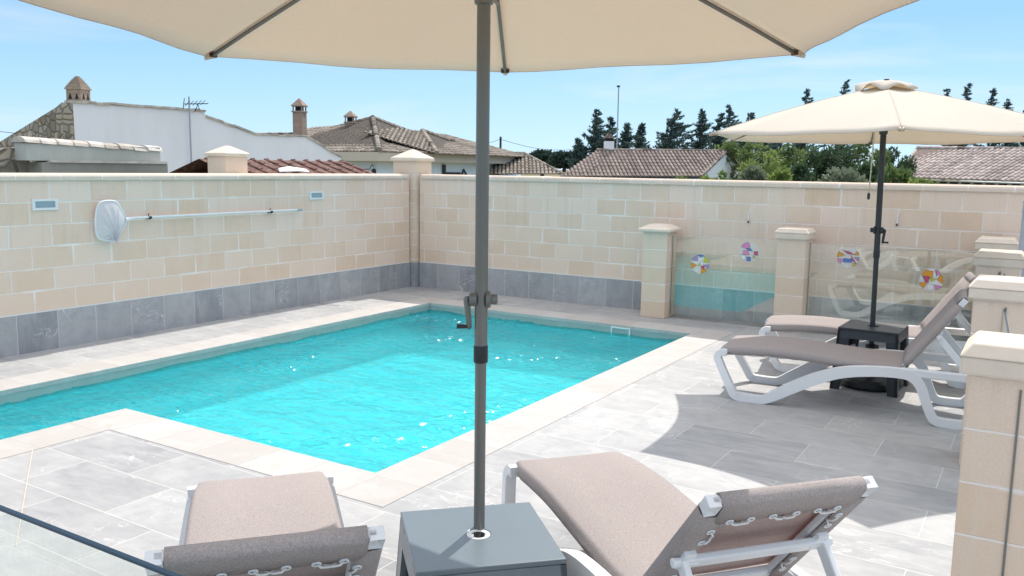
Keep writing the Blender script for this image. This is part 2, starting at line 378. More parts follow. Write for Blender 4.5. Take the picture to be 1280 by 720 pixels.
def mat_rubble(name):
    t = NT(name); c = t.coord('UV')
    wv = t.noise(c, 2.5, 3); cv = t.node('ShaderNodeVectorMath', operation='ADD'); t.l.new(c, cv.inputs[0])
    sc = t.node('ShaderNodeVectorMath', operation='SCALE'); nz = t.n.new('ShaderNodeTexNoise'); t.l.new(c, nz.inputs['Vector']); nz.inputs['Scale'].default_value = 3
    t.l.new(nz.outputs['Color'], sc.inputs[0]); sc.inputs['Scale'].default_value = .12; t.l.new(sc.outputs[0], cv.inputs[1])
    vo = t.node('ShaderNodeTexVoronoi', feature='DISTANCE_TO_EDGE'); t.l.new(cv.outputs[0], vo.inputs['Vector']); vo.inputs['Scale'].default_value = 4.6
    v2 = t.node('ShaderNodeTexVoronoi', feature='F1'); t.l.new(cv.outputs[0], v2.inputs['Vector']); v2.inputs['Scale'].default_value = 4.6
    sep = t.node('ShaderNodeSeparateColor'); t.l.new(v2.outputs['Color'], sep.inputs[0])
    st = t.ramp(sep.outputs[0], [(0, (.22,.19,.15)), (.5, (.42,.39,.34)), (.85, (.48,.40,.29)), (1, (.55,.53,.49))])
    k = t.mix(t.ramp(vo.outputs[0], [(0, (1,1,1)), (.07, (0,0,0))]), st, rgb(.13, .12, .10))
    k = t.mix(t.math('MULTIPLY', t.noise(c, 30, 4, .7), .4), k, rgb(.3, .27, .22))
    return t.end(t.principled(k, .95, t.bump(t.ramp(vo.outputs[0], [(0, (0,0,0)), (.15, (1,1,1))]), .8, .05), spec=.2))

def mat_brickwork(name, a, b, mortar, w, h):
    t = NT(name); uv = t.coord('UV'); col, fac = t.brick(uv, w, h, h*.1, .5, .2)
    k = t.mix(col, rgb(*a), rgb(*b)); k = t.mix(t.math('MULTIPLY', t.noise(uv, 8, 4), .4), k, rgb(*[x*.6 for x in a]))
    return t.end(t.principled(t.mix(fac, k, rgb(*mortar)), .9, t.bump(fac, -.4, .01), spec=.2))

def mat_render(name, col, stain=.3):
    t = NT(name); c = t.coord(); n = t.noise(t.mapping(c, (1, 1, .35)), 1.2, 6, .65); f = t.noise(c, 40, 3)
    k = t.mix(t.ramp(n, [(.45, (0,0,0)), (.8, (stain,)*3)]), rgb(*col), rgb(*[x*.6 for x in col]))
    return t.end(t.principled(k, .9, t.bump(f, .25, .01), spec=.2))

M = dict(
    block_back=mat_blocks('pale_block_wall_back', u0=0.0, warm=(.75, .575, .43), pale=(.87, .735, .63)),
    block_left=mat_blocks('pale_block_wall_left', u0=0.137),
    block_post=mat_blocks('pale_block_post', w=8.0, h=0.207, u0=-3.7, v0=0.0, off=0.0, warm=(.73, .585, .44), pale=(.83, .72, .60)),
    cap=mat_blocks('cast_stone_cap', w=0.42, h=4.0, u0=0.1, v0=-1.0, warm=(.70,.60,.50), pale=(.74,.66,.58), off=0.0),
    postcap=mat_plain('cast_stone_post_cap', (.73, .635, .53), .85, spec=.2, var=.14, scale=9, bump=.2),
    floor=mat_floor(), coping=mat_coping(), skirt_l=mat_skirt('slate_skirting_left', -0.03), skirt_b=mat_skirt('slate_skirting_back', 0.06),
    basin=mat_plain('pool_paint', (.41, .69, .715), .6, var=.03, scale=1.5, bump=.0),
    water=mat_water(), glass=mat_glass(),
    glass_edge=mat_plain('glass_edge', (.015, .05, .085), .3, var=.2, spec=.25),
    steel=mat_plain('galvanised_steel', (.42, .46, .52), .42, metallic=.75, var=.25, scale=30),
    alu=mat_plain('brushed_aluminium', (.72, .72, .70), .32, metallic=.9, var=.06, scale=20),
    bronze=mat_plain('grey_pole_metal', (.20, .205, .195), .34, metallic=.55, var=.08, scale=10),
    dark_metal=mat_plain('charcoal_pole_metal', (.045, .05, .053), .4, metallic=.3, var=.1, scale=10),
    rib=mat_plain('rib_metal', (.16, .15, .14), .45, metallic=.4, var=.1),
    black=mat_plain('black_plastic', (.022, .025, .028), .42, var=.15, scale=12, bump=.08),
    anthracite=mat_plain('anthracite_plastic', (.15, .185, .205), .34, var=.08, scale=5, bump=.1, spec=.6),
    blackslate=mat_plain('dark_plastic', (.03, .035, .04), .4, var=.1, scale=5, bump=.08),
    white=mat_plain('white_plastic', (.78, .79, .80), .38, var=.03, scale=4, bump=.03),
    cord=mat_plain('white_cord', (.75, .74, .72), .8, var=.08, scale=60, bump=.3),
    sling=mat_fabric('taupe_sling', (.505, .455, .437), (.62, .31, .20), .22, 560, .14),
    canopy=mat_fabric('beige_canopy', (.83, .78, .70), (.87, .73, .55), .33, 600, .035, crease=2.5),
    net=mat_fabric('white_net', (.93, .92, .95), (.7, .7, .8), .4, 300, .08, crease=2),
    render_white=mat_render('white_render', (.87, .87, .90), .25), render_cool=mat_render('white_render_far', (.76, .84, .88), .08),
    render_grey=mat_render('grey_render', (.50, .51, .46), .7), render_dark=mat_render('stained_render', (.30, .29, .25), .8),
    cornice=mat_render('cream_cornice', (.60, .54, .44), .3),
    rubble=mat_rubble('rubble_stone'),
    tile_grey=mat_rooftile('lichen_roof_tiles', (.07, .056, .047), (.41, .355, .30)),
    tile_brown=mat_rooftile('brown_roof_tiles', (.11, .082, .073), (.36, .295, .265)),
    tile_pink=mat_rooftile('pinkish_roof_tiles', (.17, .125, .11), (.66, .57, .53)),
    tile_red=mat_rooftile('red_brown_shingles', (.15, .075, .062), (.27, .15, .125)),
    tile_white=mat_rooftile('pale_coping_tiles', (.52, .46, .40), (.74, .69, .62)),
    wood=mat_plain('dark_wood', (.085, .055, .035), .8, var=.3, scale=8),
    chim=mat_brickwork('chimney_brick', (.36, .27, .21), (.48, .38, .30), (.30, .25, .2), .24, .075),
    chim_pink=mat_brickwork('chimney_brick_red', (.33, .235, .19), (.42, .32, .265), (.36, .29, .25), .24, .075),
    void=mat_plain('dark_opening', (.012, .012, .014), .8, var=.1),
    iron=mat_plain('black_iron', (.015, .015, .017), .5, var=.1),
    ground=mat_plain('dry_ground', (.20, .18, .11), .95, spec=.1, var=.4, scale=.6, bump=.3),
    bark=mat_plain('bark', (.11, .085, .065), .95, spec=.1, var=.35, scale=8, bump=.5),
    conifer=mat_leaf('conifer_needles', (.048, .084, .083), (.13, .195, .17), .28),
    pine=mat_leaf('pine_needles', (.03, .06, .05), (.08, .12, .09), .15),
    bush_light=mat_leaf('light_leaves', (.09, .15, .035), (.26, .34, .10), .35),
    bush_mid=mat_leaf('mid_leaves', (.04, .085, .03), (.18, .25, .085), .3),
    bush_dark=mat_leaf('dark_leaves', (.022, .05, .03), (.09, .15, .07), .25),
    bush_olive=mat_leaf('grey_green_leaves', (.10, .13, .085), (.24, .28, .19), .3),
    lens=mat_plain('lamp_lens', (.30, .40, .46), .12, var=.15, scale=30, spec=.7),
)

# ================================================================== THE SETTING
# ---- ground beyond the yard
g = MB(); X0, X1, Y0, Y1 = -1.6, 14, -14, .9
for a, b, c, d in ((-600, X0, -600, 900), (X1, 600, -600, 900), (X0, X1, -600, Y0), (X0, X1, Y1, 900)):
    g.quad((a, c, -.05), (b, c, -.05), (b, d, -.05), (a, d, -.05))
struct(g.build('ground', M['ground']))

# ---- pool (L shaped): main basin and the arm that runs towards the camera on the left
PX0, PX1, PY0, PY1, AX1, AY0 = 1.18, 4.76, -6.37, -1.16, 2.39, -8.6
CW = .365
d = MB()
for a, b, c, e in ((0, PX0-CW, -14, 0), (PX0-CW, 14, PY1+CW, 0), (PX1+CW, 14, PY0-CW, PY1+CW), (AX1+CW, 14, AY0-CW, PY0-CW), (PX0-CW, 14, -14, AY0-CW)):
    d.quad((a, c, 0), (b, c, 0), (b, e, 0), (a, e, 0))
struct(d.build('pool_deck', M['floor']))
c = MB(); zt, zb = .003, -.035
outer = [(PX0-CW, AY0-CW), (AX1+CW, AY0-CW), (AX1+CW, PY0-CW), (PX1+CW, PY0-CW), (PX1+CW, PY1+CW), (PX0-CW, PY1+CW)]
inner = [(PX0, AY0), (AX1, AY0), (AX1, PY0), (PX1, PY0), (PX1, PY1), (PX0, PY1)]
for i in range(6):
    o1, o2, i1, i2 = outer[i], outer[(i+1) % 6], inner[i], inner[(i+1) % 6]
    ax = 0 if abs(o2[0]-o1[0]) > abs(o2[1]-o1[1]) else 1
    f = lambda p, v: (p[ax], v + i*.01)
    c.quad((*o1, zt), (*o2, zt), (*i2, zt), (*i1, zt), uv=[f(o1, 0), f(o2, 0), f(i2, CW), f(i1, CW)])
    c.quad((*i1, zt), (*i2, zt), (*i2, zb), (*i1, zb), uv=[f(i1, CW), f(i2, CW), f(i2, CW+.04), f(i1, CW+.04)])
    c.quad((*o2, zt), (*o1, zt), (*o1, zb), (*o2, zb))
struct(c.build('pool_coping', M['coping']))
b = MB(); e = .012; DEP = -.55
bp = [(PX0-e, AY0-e), (AX1+e, AY0-e), (AX1+e, PY0-e), (PX1+e, PY0-e), (PX1+e, PY1+e), (PX0-e, PY1+e)]
for i in range(6):
    p, q = bp[i], bp[(i+1) % 6]; b.quad((*p, zb), (*q, zb), (*q, DEP), (*p, DEP))
b.quad((PX0-e, PY0-e, DEP), (PX1+e, PY0-e, DEP), (PX1+e, PY1+e, DEP), (PX0-e, PY1+e, DEP))
b.quad((PX0-e, AY0-e, DEP), (AX1+e, AY0-e, DEP), (AX1+e, PY0-e, DEP), (PX0-e, PY0-e, DEP))
for k, (ya, zz) in enumerate(((-7.75, -.40), (-8.15, -.25))):
    b.box(PX0, AX1, AY0, ya, DEP+.01+k*.01, zz)
struct(b.build('pool_basin', M['basin']))
WZ = -.095
wb_ = MB(); ee = .006
bq = [(PX0-ee, AY0-ee), (AX1+ee, AY0-ee), (AX1+ee, PY0-ee), (PX1+ee, PY0-ee), (PX1+ee, PY1+ee), (PX0-ee, PY1+ee)]
for i in range(6):
    p, q = bq[i], bq[(i+1) % 6]; wb_.quad((*p, zb-.001), (*q, zb-.001), (*q, WZ-.03), (*p, WZ-.03))
struct(wb_.build('waterline_band', mat_plain('waterline_band', (.34, .40, .375), .7, var=.15, scale=8)))
from mathutils import noise as mnoise
rw_ = random.Random(21); waves = []
for i in range(14):
    lam = rw_.uniform(.055, .17); th = rw_.gauss(0, R(42)); waves.append((2*math.pi/lam*math.cos(th), 2*math.pi/lam*math.sin(th), .092*lam/(2*math.pi), rw_.uniform(0, 6.28)))
for i in range(4):
    lam = rw_.uniform(.5, 1.1); th = rw_.uniform(0, 3.14); waves.append((2*math.pi/lam*math.cos(th), 2*math.pi/lam*math.sin(th), .03*lam/(2*math.pi), rw_.uniform(0, 6.28)))
def wave_h(x, y):
    n_ = mnoise.noise((x*1.5, y*1.5, 3.7))+.5*mnoise.noise((x*4, y*4, 9.1)); amp = .34+1.25*max(0.0, min(1.0, (n_+.05)*2.0))
    xx = x+.06*mnoise.noise((x*2.5, y*2.5, 1.0)); yy = y+.06*mnoise.noise((x*2.5, y*2.5, 7.0)); h_ = 0.0
    for k_, (a_, b_, c_, p_) in enumerate(waves): h_ += c_*(amp if k_ < 14 else 1.0)*math.sin(a_*xx+b_*yy+p_)
    return h_
w = MB(); ST = .0135
def water_patch(x0, x1, y0, y1):
    nx, ny = int((x1-x0)/ST)+1, int((y1-y0)/ST)+1; base = len(w.v)
    for j in range(ny+1):
        y = y0+(y1-y0)*j/ny
        for i in range(nx+1):
            x = x0+(x1-x0)*i/nx; w.v.append(Vector((x, y, WZ+wave_h(x, y))))
    for j in range(ny):
        r_ = base+j*(nx+1); r2_ = r_+nx+1
        for i in range(nx): w.f.append((r_+i, r_+i+1, r2_+i+1, r2_+i))
    k_ = nx*ny; w.m += [0]*k_; w.t += [.5]*k_
water_patch(PX0-.005, PX1+.005, PY0-.005, PY1+.005)
water_patch(PX0-.005, AX1+.005, AY0-.005, PY0-.005)
w.fast = True
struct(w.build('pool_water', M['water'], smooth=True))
# skimmer mouth let into the far pool wall
sk_ = thing('pool_skimmer', 'white rectangular skimmer mouth at the waterline of the far pool edge', 'skimmer', (3.92, PY1, -.08))
m = MB()
for x0, x1, z0, z1 in ((-.12, .12, .045, .06), (-.12, .12, -.06, -.045), (-.12, -.105, -.045, .045), (.105, .12, -.045, .045)): m.box(x0, x1, -.012, .008, z0, z1)
m.build('frame', M['white'], sk_); m = MB(); m.box(-.104, .104, .0, .004, -.044, .044); m.build('flap', bpy.data.materials['waterline_band'], sk_)
# slanting cut joint in the paving
m = MB(); a_, b_ = Vector((2.74, -7.24, 0)), Vector((4.02, -8.03, 0)); dr = (b_-a_).normalized(); nr = Vector((-dr.y, dr.x, 0))*.002
m.quad(a_-nr+Vector((0,0,.004)), b_-nr+Vector((0,0,.004)), b_+nr+Vector((0,0,.004)), a_+nr+Vector((0,0,.004)))
struct(m.build('expansion_joint', M['cap']))

# ---- boundary walls
SK = .367; CB = SK + 6*.205; CT = CB + .065
def coping_run(mb, axis, a, b):
    """coping slab with softly rounded edges, along x (axis 0, wall behind y=0) or y (axis 1, wall behind x=0)"""
    prof = [(-.022, CB), (-.022, CB+.035), (-.012, CB+.052), (.012, CT), (.20, CT), (.224, CB+.052), (.232, CB+.035), (.232, CB)]
    if axis == 0: pts = [(a, y, z) for y, z in prof]; ext = (b-a, 0, 0)
    else: pts = [(-y, a, z) for y, z in prof]; ext = (0, b-a, 0)
    mb.prism(pts, ext)
lw = thing('boundary_wall', 'long pale block wall along the left side of the pool, with two small wall lights', 'wall', (0, 0, 0))
m = MB(); m.box(-.21, 0, -14, -.11, SK, CB); m.build('block_course', M['block_left'], lw)
m = MB(); m.box(-.21, .012, -14, -.11, -.05, SK-.002); m.build('slate_skirting', M['skirt_l'], lw)
m = MB(); m.box(.0, .010, -14, -.11, SK-.0015, SK+.010); m.build('trim_strip', M['cord'], lw)
m = MB(); coping_run(m, 1, -14, -.14); m.build('coping', M['cap'], lw)
bw = thing('boundary_wall', 'pale block wall across the back of the pool, behind the glass fence and the loungers', 'wall', (0, 0, 0))
m = MB(); m.box(.11, 14, 0, .21, SK, CB); m.build('block_course', M['block_back'], bw)
m = MB(); m.box(.11, 14, -.012, .21, -.05, SK-.002); m.build('slate_skirting', M['skirt_b'], bw)
m = MB(); m.box(.11, 14, -.010, 0, SK-.0015, SK+.010); m.build('trim_strip', M['cord'], bw)
m = MB(); coping_run(m, 0, .14, 14); m.build('coping', M['cap'], bw)

def pyramid_cap(m, x0, x1, y0, y1, z, lip, h, oh):
    m.box(x0-oh, x1+oh, y0-oh, y1+oh, z, z+lip)
    cx, cy = (x0+x1)/2, (y0+y1)/2
    m.frustum(x0-oh, x1+oh, y0-oh, y1+oh, z+lip, cx-.02, cx+.02, cy-.02, cy+.02, z+lip+h)
cpz = thing('wall_pillar', 'square stone corner pillar with pyramid cap where the two block walls meet', 'pillar', (-.12, .12, 0))
m = MB(); m.box(-.20, .20, -.20, .20, SK, 1.85); m.build('shaft', M['block_post'], cpz)
m = MB(); m.box(-.212, .212, -.212, .212, -.05, SK-.002); m.build('slate_skirting', M['skirt_b'], cpz)
m = MB(); pyramid_cap(m, -.20, .20, -.20, .20, 1.85, .045, .125, .035); m.build('cap', M['postcap'], cpz, bevel=.006)
lp = thing('wall_pillar', 'short stone pillar with pyramid cap standing up behind the left wall', 'pillar', (-.40, -3.05, 0))
m = MB(); m.box(-.16, .16, -.16, .16, 0, 1.86); m.build('shaft', M['block_post'], lp)
m = MB(); pyramid_cap(m, -.16, .16, -.16, .16, 1.86, .035, .09, .025); m.build('cap', M['postcap'], lp, bevel=.005)

# ---- fence pillars and glass
PH = 1.04
def fence_pillar(x, y, label, shallow=False, w=.155, channel=None, rz=0.0):
    t = thing('fence_pillar', label, 'pillar', (x, y, 0), rz, 'low stone pillars of the glass fence')
    m = MB(); m.box(-w, w, -w, w, 0, PH); m.build('shaft', M['block_post'], t, bevel=.006)
    m = MB(); o = .05 if shallow else .036
    if shallow:
        m.box(-w-o, w+o, -w-o, w+o, PH, PH+.03); m.frustum(-w-o, w+o, -w-o, w+o, PH+.03, -.10, .10, -.10, .10, PH+.085)
    else:
        m.box(-w-o+.008, w+o-.008, -w-o+.008, w+o-.008, PH, PH+.065); m.frustum(-w-o, w+o, -w-o, w+o, PH+.065, -w+.005, w-.005, -w+.005, w-.005, PH+.115)
    m.build('cap', M['postcap'], t, bevel=.008)
    for k in (channel or ()):
        m = MB()
        if k == 'E': a = (w, w+.012, -.02, -.012), (w, w+.012, .012, .02), (w, w+.003, -.012, .012)
        if k == 'W': a = (-w-.012, -w, -.02, -.012), (-w-.012, -w, .012, .02), (-w-.003, -w, -.012, .012)
        if k == 'S': a = ((.012, .020, -w-.005, -w),)
        if k == 'N': a = ((.012, .020, w, w+.005),)
        for q in a: m.box(*q, .04, 1.0)
        m.build('glass_channel', M['alu'] if k in 'EW' else M['bronze'], t)
    return t
FY = -.285
fence_pillar(4.00, FY, 'squat stone pillar with flared cap at the far pool end, left end of the glass fence', True, channel=('E',))
fence_pillar(5.60, FY, 'stone pillar with flat bevelled cap between the two far glass panels', channel=('W', 'E'))
fence_pillar(7.555, FY+.02, 'farthest of the stone pillars at right, in the corner by the back wall', channel=('W', 'S'))
fence_pillar(7.655, -1.98, 'second farthest of the stone pillars at right, with a brown drip stain', channel=('N', 'S'))
fence_pillar(7.775, -4.12, 'stone pillar at right beside the lounger heads, a glass panel edge on its near face', channel=('N', 'S'))
fence_pillar(7.905, -6.325, 'nearest large stone pillar at the right edge, in front of the shaded paving', channel=('N', 'S'))
fence_pillar(8.05, -8.95, 'stone pillar at the front corner of the fence below the viewer', channel=('N', 'W'))
def glass_panel(p, q, label, h=.99, th=.010):
    a, b = Vector((*p, 0)), Vector((*q, 0)); L = (b-a).length
    m = MB(); m.box(0.001, L-.001, -th/2, th/2, .045, h)
    m.m = [1, 1, 0, 1, 0, 1]
    o = m.build('glass_fence', [M['glass'], M['glass_edge']]); o.location = a; o.rotation_euler = (0, 0, math.atan2(b.y-a.y, b.x-a.x))
    if h < .95:
        m = MB(); m.box(.001, L-.001, -th/2-.0005, th/2+.0005, h-.005, h+.002); m.build('edge_trim', M['glass_edge'], o)
    return tag(o, label, 'glass fence', 'glass panels of the pool fence')
glass_panel((4.158, FY), (5.442, FY), 'clear glass panel reflecting the pool, between the flared pillar and the middle pillar')
glass_panel((5.758, FY), (7.397, FY+.02), 'clear glass panel behind the loungers, reflecting their white frames')
glass_panel((7.565, -.43), (7.648, -1.82), 'glass panel between the two farthest pillars at right, seen almost edge on')
glass_panel((7.662, -2.14), (7.768, -3.96), 'glass panel beside the umbrella, seen edge on between the right-hand pillars')
glass_panel((7.783, -4.28), (7.897, -6.165), 'glass panel edge at far right running towards the nearest pillar')
glass_panel((5.45, -8.985), (7.89, -8.955), 'front glass panel with a dark blue top edge crossing the lower left corner', h=.93, th=.011)
gp = thing('gate_post', 'grey galvanised steel post at the right edge in front of the back wall', 'post', (7.802, -1.10, 0))
m = MB(); m.box(-.04, .04, -.04, .04, 0, 1.53); m.build('post', M['steel'], gp, bevel=.004)
m = MB(); m.box(-.043, .043, -.043, .043, 1.53, 1.545); m.build('post_cap', M['steel'], gp)
# dark hooks on the two far pillars
for x, y, z, l in ((7.60, FY-.136, .985, 'small dark hook on the farthest stone pillar'), (7.70, -2.14, .97, 'small rusty hook on the stained stone pillar')):
    m = MB(); m.tube([(0, 0, .01), (0, -.02, .012), (0, -.026, -.01), (0, -.02, -.05)], .004, 6)
    o = m.build('wall_hook', M['iron']); o.location = (x, y-.0, z); tag(o, l, 'hook')

# ---- window stickers on the glass
def sticker(x, z, label, cols, bg, seed):
    rnd = random.Random(seed); r = .115
    t = thing('glass_sticker', label, 'sticker', (x, FY-.008, z), 0, 'round stickers on the glass fence')
    m = MB(); m.prism([(r*math.cos(a*.1309), 0, r*math.sin(a*.1309)) for a in range(48)], (0, .0015, 0)); m.build('disc', bg, t)
    cells = cols; k = 0
    for mat, pts in cells:
        m = MB(); m.prism([(p[0]*r, -.0012-.0002*k, p[1]*r) for p in pts], (0, .001, 0)); m.build('colour_patch', mat, t)
        m = MB(); m.tube([(p[0]*r, -.0016-.0002*k, p[1]*r) for p in pts], .0014, 4, closed=True); m.build('outline', M['iron'], t); k += 1
    return t
C_ = {n: mat_plain('sticker_'+n, v, .4, var=.05) for n, v in dict(orange=(.75, .33, .03), pink=(.72, .25, .5), magenta=(.55, .08, .2), blue=(.10, .20, .55), yellow=(.6, .55, .06), white=(.78, .78, .76), lilac=(.4, .28, .5)).items()}
tf = NT('sticker_film'); d_ = tf.node('ShaderNodeBsdfDiffuse'); d_.inputs[0].default_value = rgb(.8, .8, .8); q_ = tf.node('ShaderNodeBsdfTransparent'); mf = tf.node('ShaderNodeMixShader'); mf.inputs[0].default_value = .42
tf.l.new(q_.outputs[0], mf.inputs[1]); tf.l.new(d_.outputs[0], mf.inputs[2]); FILM = tf.end(mf.outputs[0])
def arc(a0, a1, n=6, r=.97): return [(r*math.cos(R(a0+(a1-a0)*i/n)), r*math.sin(R(a0+(a1-a0)*i/n))) for i in range(n+1)]
T0 = [(C_['orange'], arc(170, 215)+[(-.3, -.15)]), (C_['orange'], arc(275, 325)+[(.1, -.2)]), (C_['yellow'], arc(10, 60)+[(.35, .2)]), (C_['lilac'], arc(110, 160)+[(-.25, .3)]), (C_['blue'], arc(60, 110)+[(0, .75)]),
      (C_['magenta'], [(.1, -.2), (.45, -.6), (.5, -.1)]), (C_['white'], [(-.25, .3), (.3, .3), (.25, .72), (-.2, .7)]), (C_['lilac'], arc(330, 362)+[(.3, -.05)]), (C_['white'], arc(225, 262)+[(-.15, -.3)]), (C_['yellow'], [(-.3, -.15), (.1, -.2), (.0, .15)])]
T1 = [(C_['pink'], arc(95, 150)+[(-.2, .3), (.1, .55)]), (C_['blue'], [(-.35, .35), (.1, .4), (.35, .1), (-.1, .15)]), (C_['magenta'], [(.5, .1), (.9, .1), (.85, -.3), (.5, -.25)]), (C_['blue'], [(-.2, -.5), (.2, -.5), (.2, -.9), (-.2, -.9)]), (C_['pink'], [(-.6, .1), (-.15, .15), (.05, -.3), (-.6, -.3)]), (C_['yellow'], [(.4, -.3), (.7, -.5), (.45, -.6)]), (C_['white'], arc(200, 245)+[(-.3, -.35)])]
T2 = [(C_['orange'], arc(150, 182)+[(-.3, .15)]), (C_['magenta'], [(-.55, .65), (.1, .5), (.6, .25), (-.05, .3)]), (C_['magenta'], [(.25, .2), (.55, -.3), (.85, -.65), (.35, -.3)]), (C_['blue'], [(-.45, -.15), (.35, -.15), (.35, -.5), (-.45, -.5)]), (C_['pink'], arc(190, 225)+[(-.55, -.2)]), (C_['yellow'], arc(300, 325)+[(.35, -.6)]), (C_['orange'], arc(15, 40)+[(.55, .2)]), (C_['lilac'], arc(340, 362)+[(.5, 0)])]
T3 = [(C_['orange'], arc(115, 150)+[(-.5, .15), (.1, .2), (.1, .8)]), (C_['white'], [(.1, .25), (.4, .25), (.4, .75), (.1, .75)]), (C_['pink'], arc(40, 75)+[(.4, .4)]), (C_['orange'], arc(-18, 38)+[(.45, .1)]), (C_['magenta'], [(-.7, .3), (-.2, .35), (-.2, -.25), (-.5, -.2)]), (C_['yellow'], [(-.2, .15), (.45, .1), (.0, -.15)]), (C_['orange'], arc(195, 235)+[(-.3, -.25)]), (C_['white'], [(-.3, -.35), (.25, -.4), (.25, -.9), (-.3, -.9)]), (C_['pink'], arc(295, 330)+[(.3, -.4)]), (C_['white'], arc(155, 185)+[(-.55, .0)])]
sticker(4.52, .675, 'round sticker with orange and green patches, leftmost on the glass fence', T0, C_['white'], 1)
sticker(5.094, .855, 'round sticker with a small blue square at its bottom, near the middle pillar', T1, FILM, 2)
sticker(6.17, .868, 'round sticker with a blue rectangle and magenta shards, beside the far umbrella pole', T2, FILM, 3)
sticker(6.995, .685, 'round sticker with large orange blocks, above the reclined lounger backs', T3, C_['white'], 4)

# ---- fittings on the walls
for y, z, l in ((-5.515, 1.372, 'white framed wall light with blue-grey lens, left of the leaf net'), (-2.0, 1.388, 'white framed wall light with blue-grey lens, above the end of the net pole')):
    t = thing('wall_light', l, 'wall light', (0, y, z), 0, 'recessed lights on the left wall')
    m = MB()
    for y0, y1, z0, z1 in ((-.122, .122, .030, .052), (-.122, .122, -.052, -.030), (-.122, -.095, -.030, .030), (.095, .122, -.030, .030)): m.box(0, .016, y0, y1, z0, z1)
    m.build('frame', M['white'], t, bevel=.002); m = MB(); m.box(.001, .006, -.094, .094, -.0295, .0295); m.build('lens', M['lens'], t)
sn = thing('leaf_skimmer_net', 'white leaf skimmer net with long pole hanging on the left block wall', 'pool net', (.05, -4.885, 1.20))
loop = [(0, .10, .13), (0, .05, .185), (0, -.06, .19), (0, -.13, .15), (0, -.165, .02), (0, -.16, -.14), (0, -.10, -.19), (0, .02, -.195), (0, .10, -.12), (0, .165, .0)]
def smooth_loop(p, n=5):
    out = []; k = len(p)
    for i in range(k):
        p0, p1, p2, p3 = [Vector(p[(i+j-1) % k]) for j in range(4)]
        for s_ in range(n):
            u = s_/n; out.append(.5*((2*p1)+(p2-p0)*u+(2*p0-5*p1+4*p2-p3)*u*u+(3*p1-p0-3*p2+p3)*u**3))
    return out
lp2 = smooth_loop(loop)
m = MB(); m.tube(lp2, .009, 8, closed=True); m.build('hoop', M['white'], sn, smooth=True)
m = MB(); k = len(lp2); rings = []
for i in range(7):
    u = i/6; ring = []
    for j, p in enumerate(lp2):
        q = Vector((p.x + .055*math.sin(u*1.5) + .012*math.sin(j*1.1+u*3)*u, p.y*(1-u*.93) + .015*u, p.z*(1-u*.93) - .20*u*u + .008*math.sin(j*.9)*u))
        ring.append(q)
    rings.append(ring)
for i in range(6):
    for j in range(k): m.quad(rings[i][j], rings[i][(j+1) % k], rings[i+1][(j+1) % k], rings[i+1][j])
m.build('net_bag', M['net'], sn, smooth=True)
m = MB(); m.tube([(0, .155, .0), (0, .26, .012)], [.024, .013], 10); m.build('socket', M['white'], sn)
m = MB(); m.tube([(0, .25, .012), (0, 2.57, .018)], .0125, 12); m.build('pole', M['white'], sn, auto=40)
m = MB(); m.tube([(0, 2.50, .018), (0, 2.58, .018)], .015, 12); m.build('end_cap', M['lens'], sn)
for yy in (.435, 2.08):
    m = MB(); m.box(-.05, .006, -.012, .012, -.03, -.012); m.tube([(0, -.012, -.012), (0, -.012, .022), (0, .0, .03)], .005, 6); m.box(-.02, .018, -.016, .016, -.022, .002)
    o = m.build('bracket', M['black'], sn); o.location = (0, yy, .02)
for x, z, l in ((4.984, 1.24, 'white wall hook with dark tip on the back wall, left of the middle pillar'), (6.592, 1.28, 'white wall hook with dark tip on the back wall, right of the umbrella pole')):
    t = thing('wall_clip', l, 'wall clip', (x, -.012, z), 0, 'little clips on the back wall')
    m = MB(); m.tube([(0, 0, .06), (.002, -.004, 0), (0, -.004, -.045)], .007, 8); m.build('strap', M['white'], t)
    m = MB(); m.tube([(0, -.004, -.045), (0, -.006, -.07)], [.008, .011], 8); m.build('tip', M['black'], t)

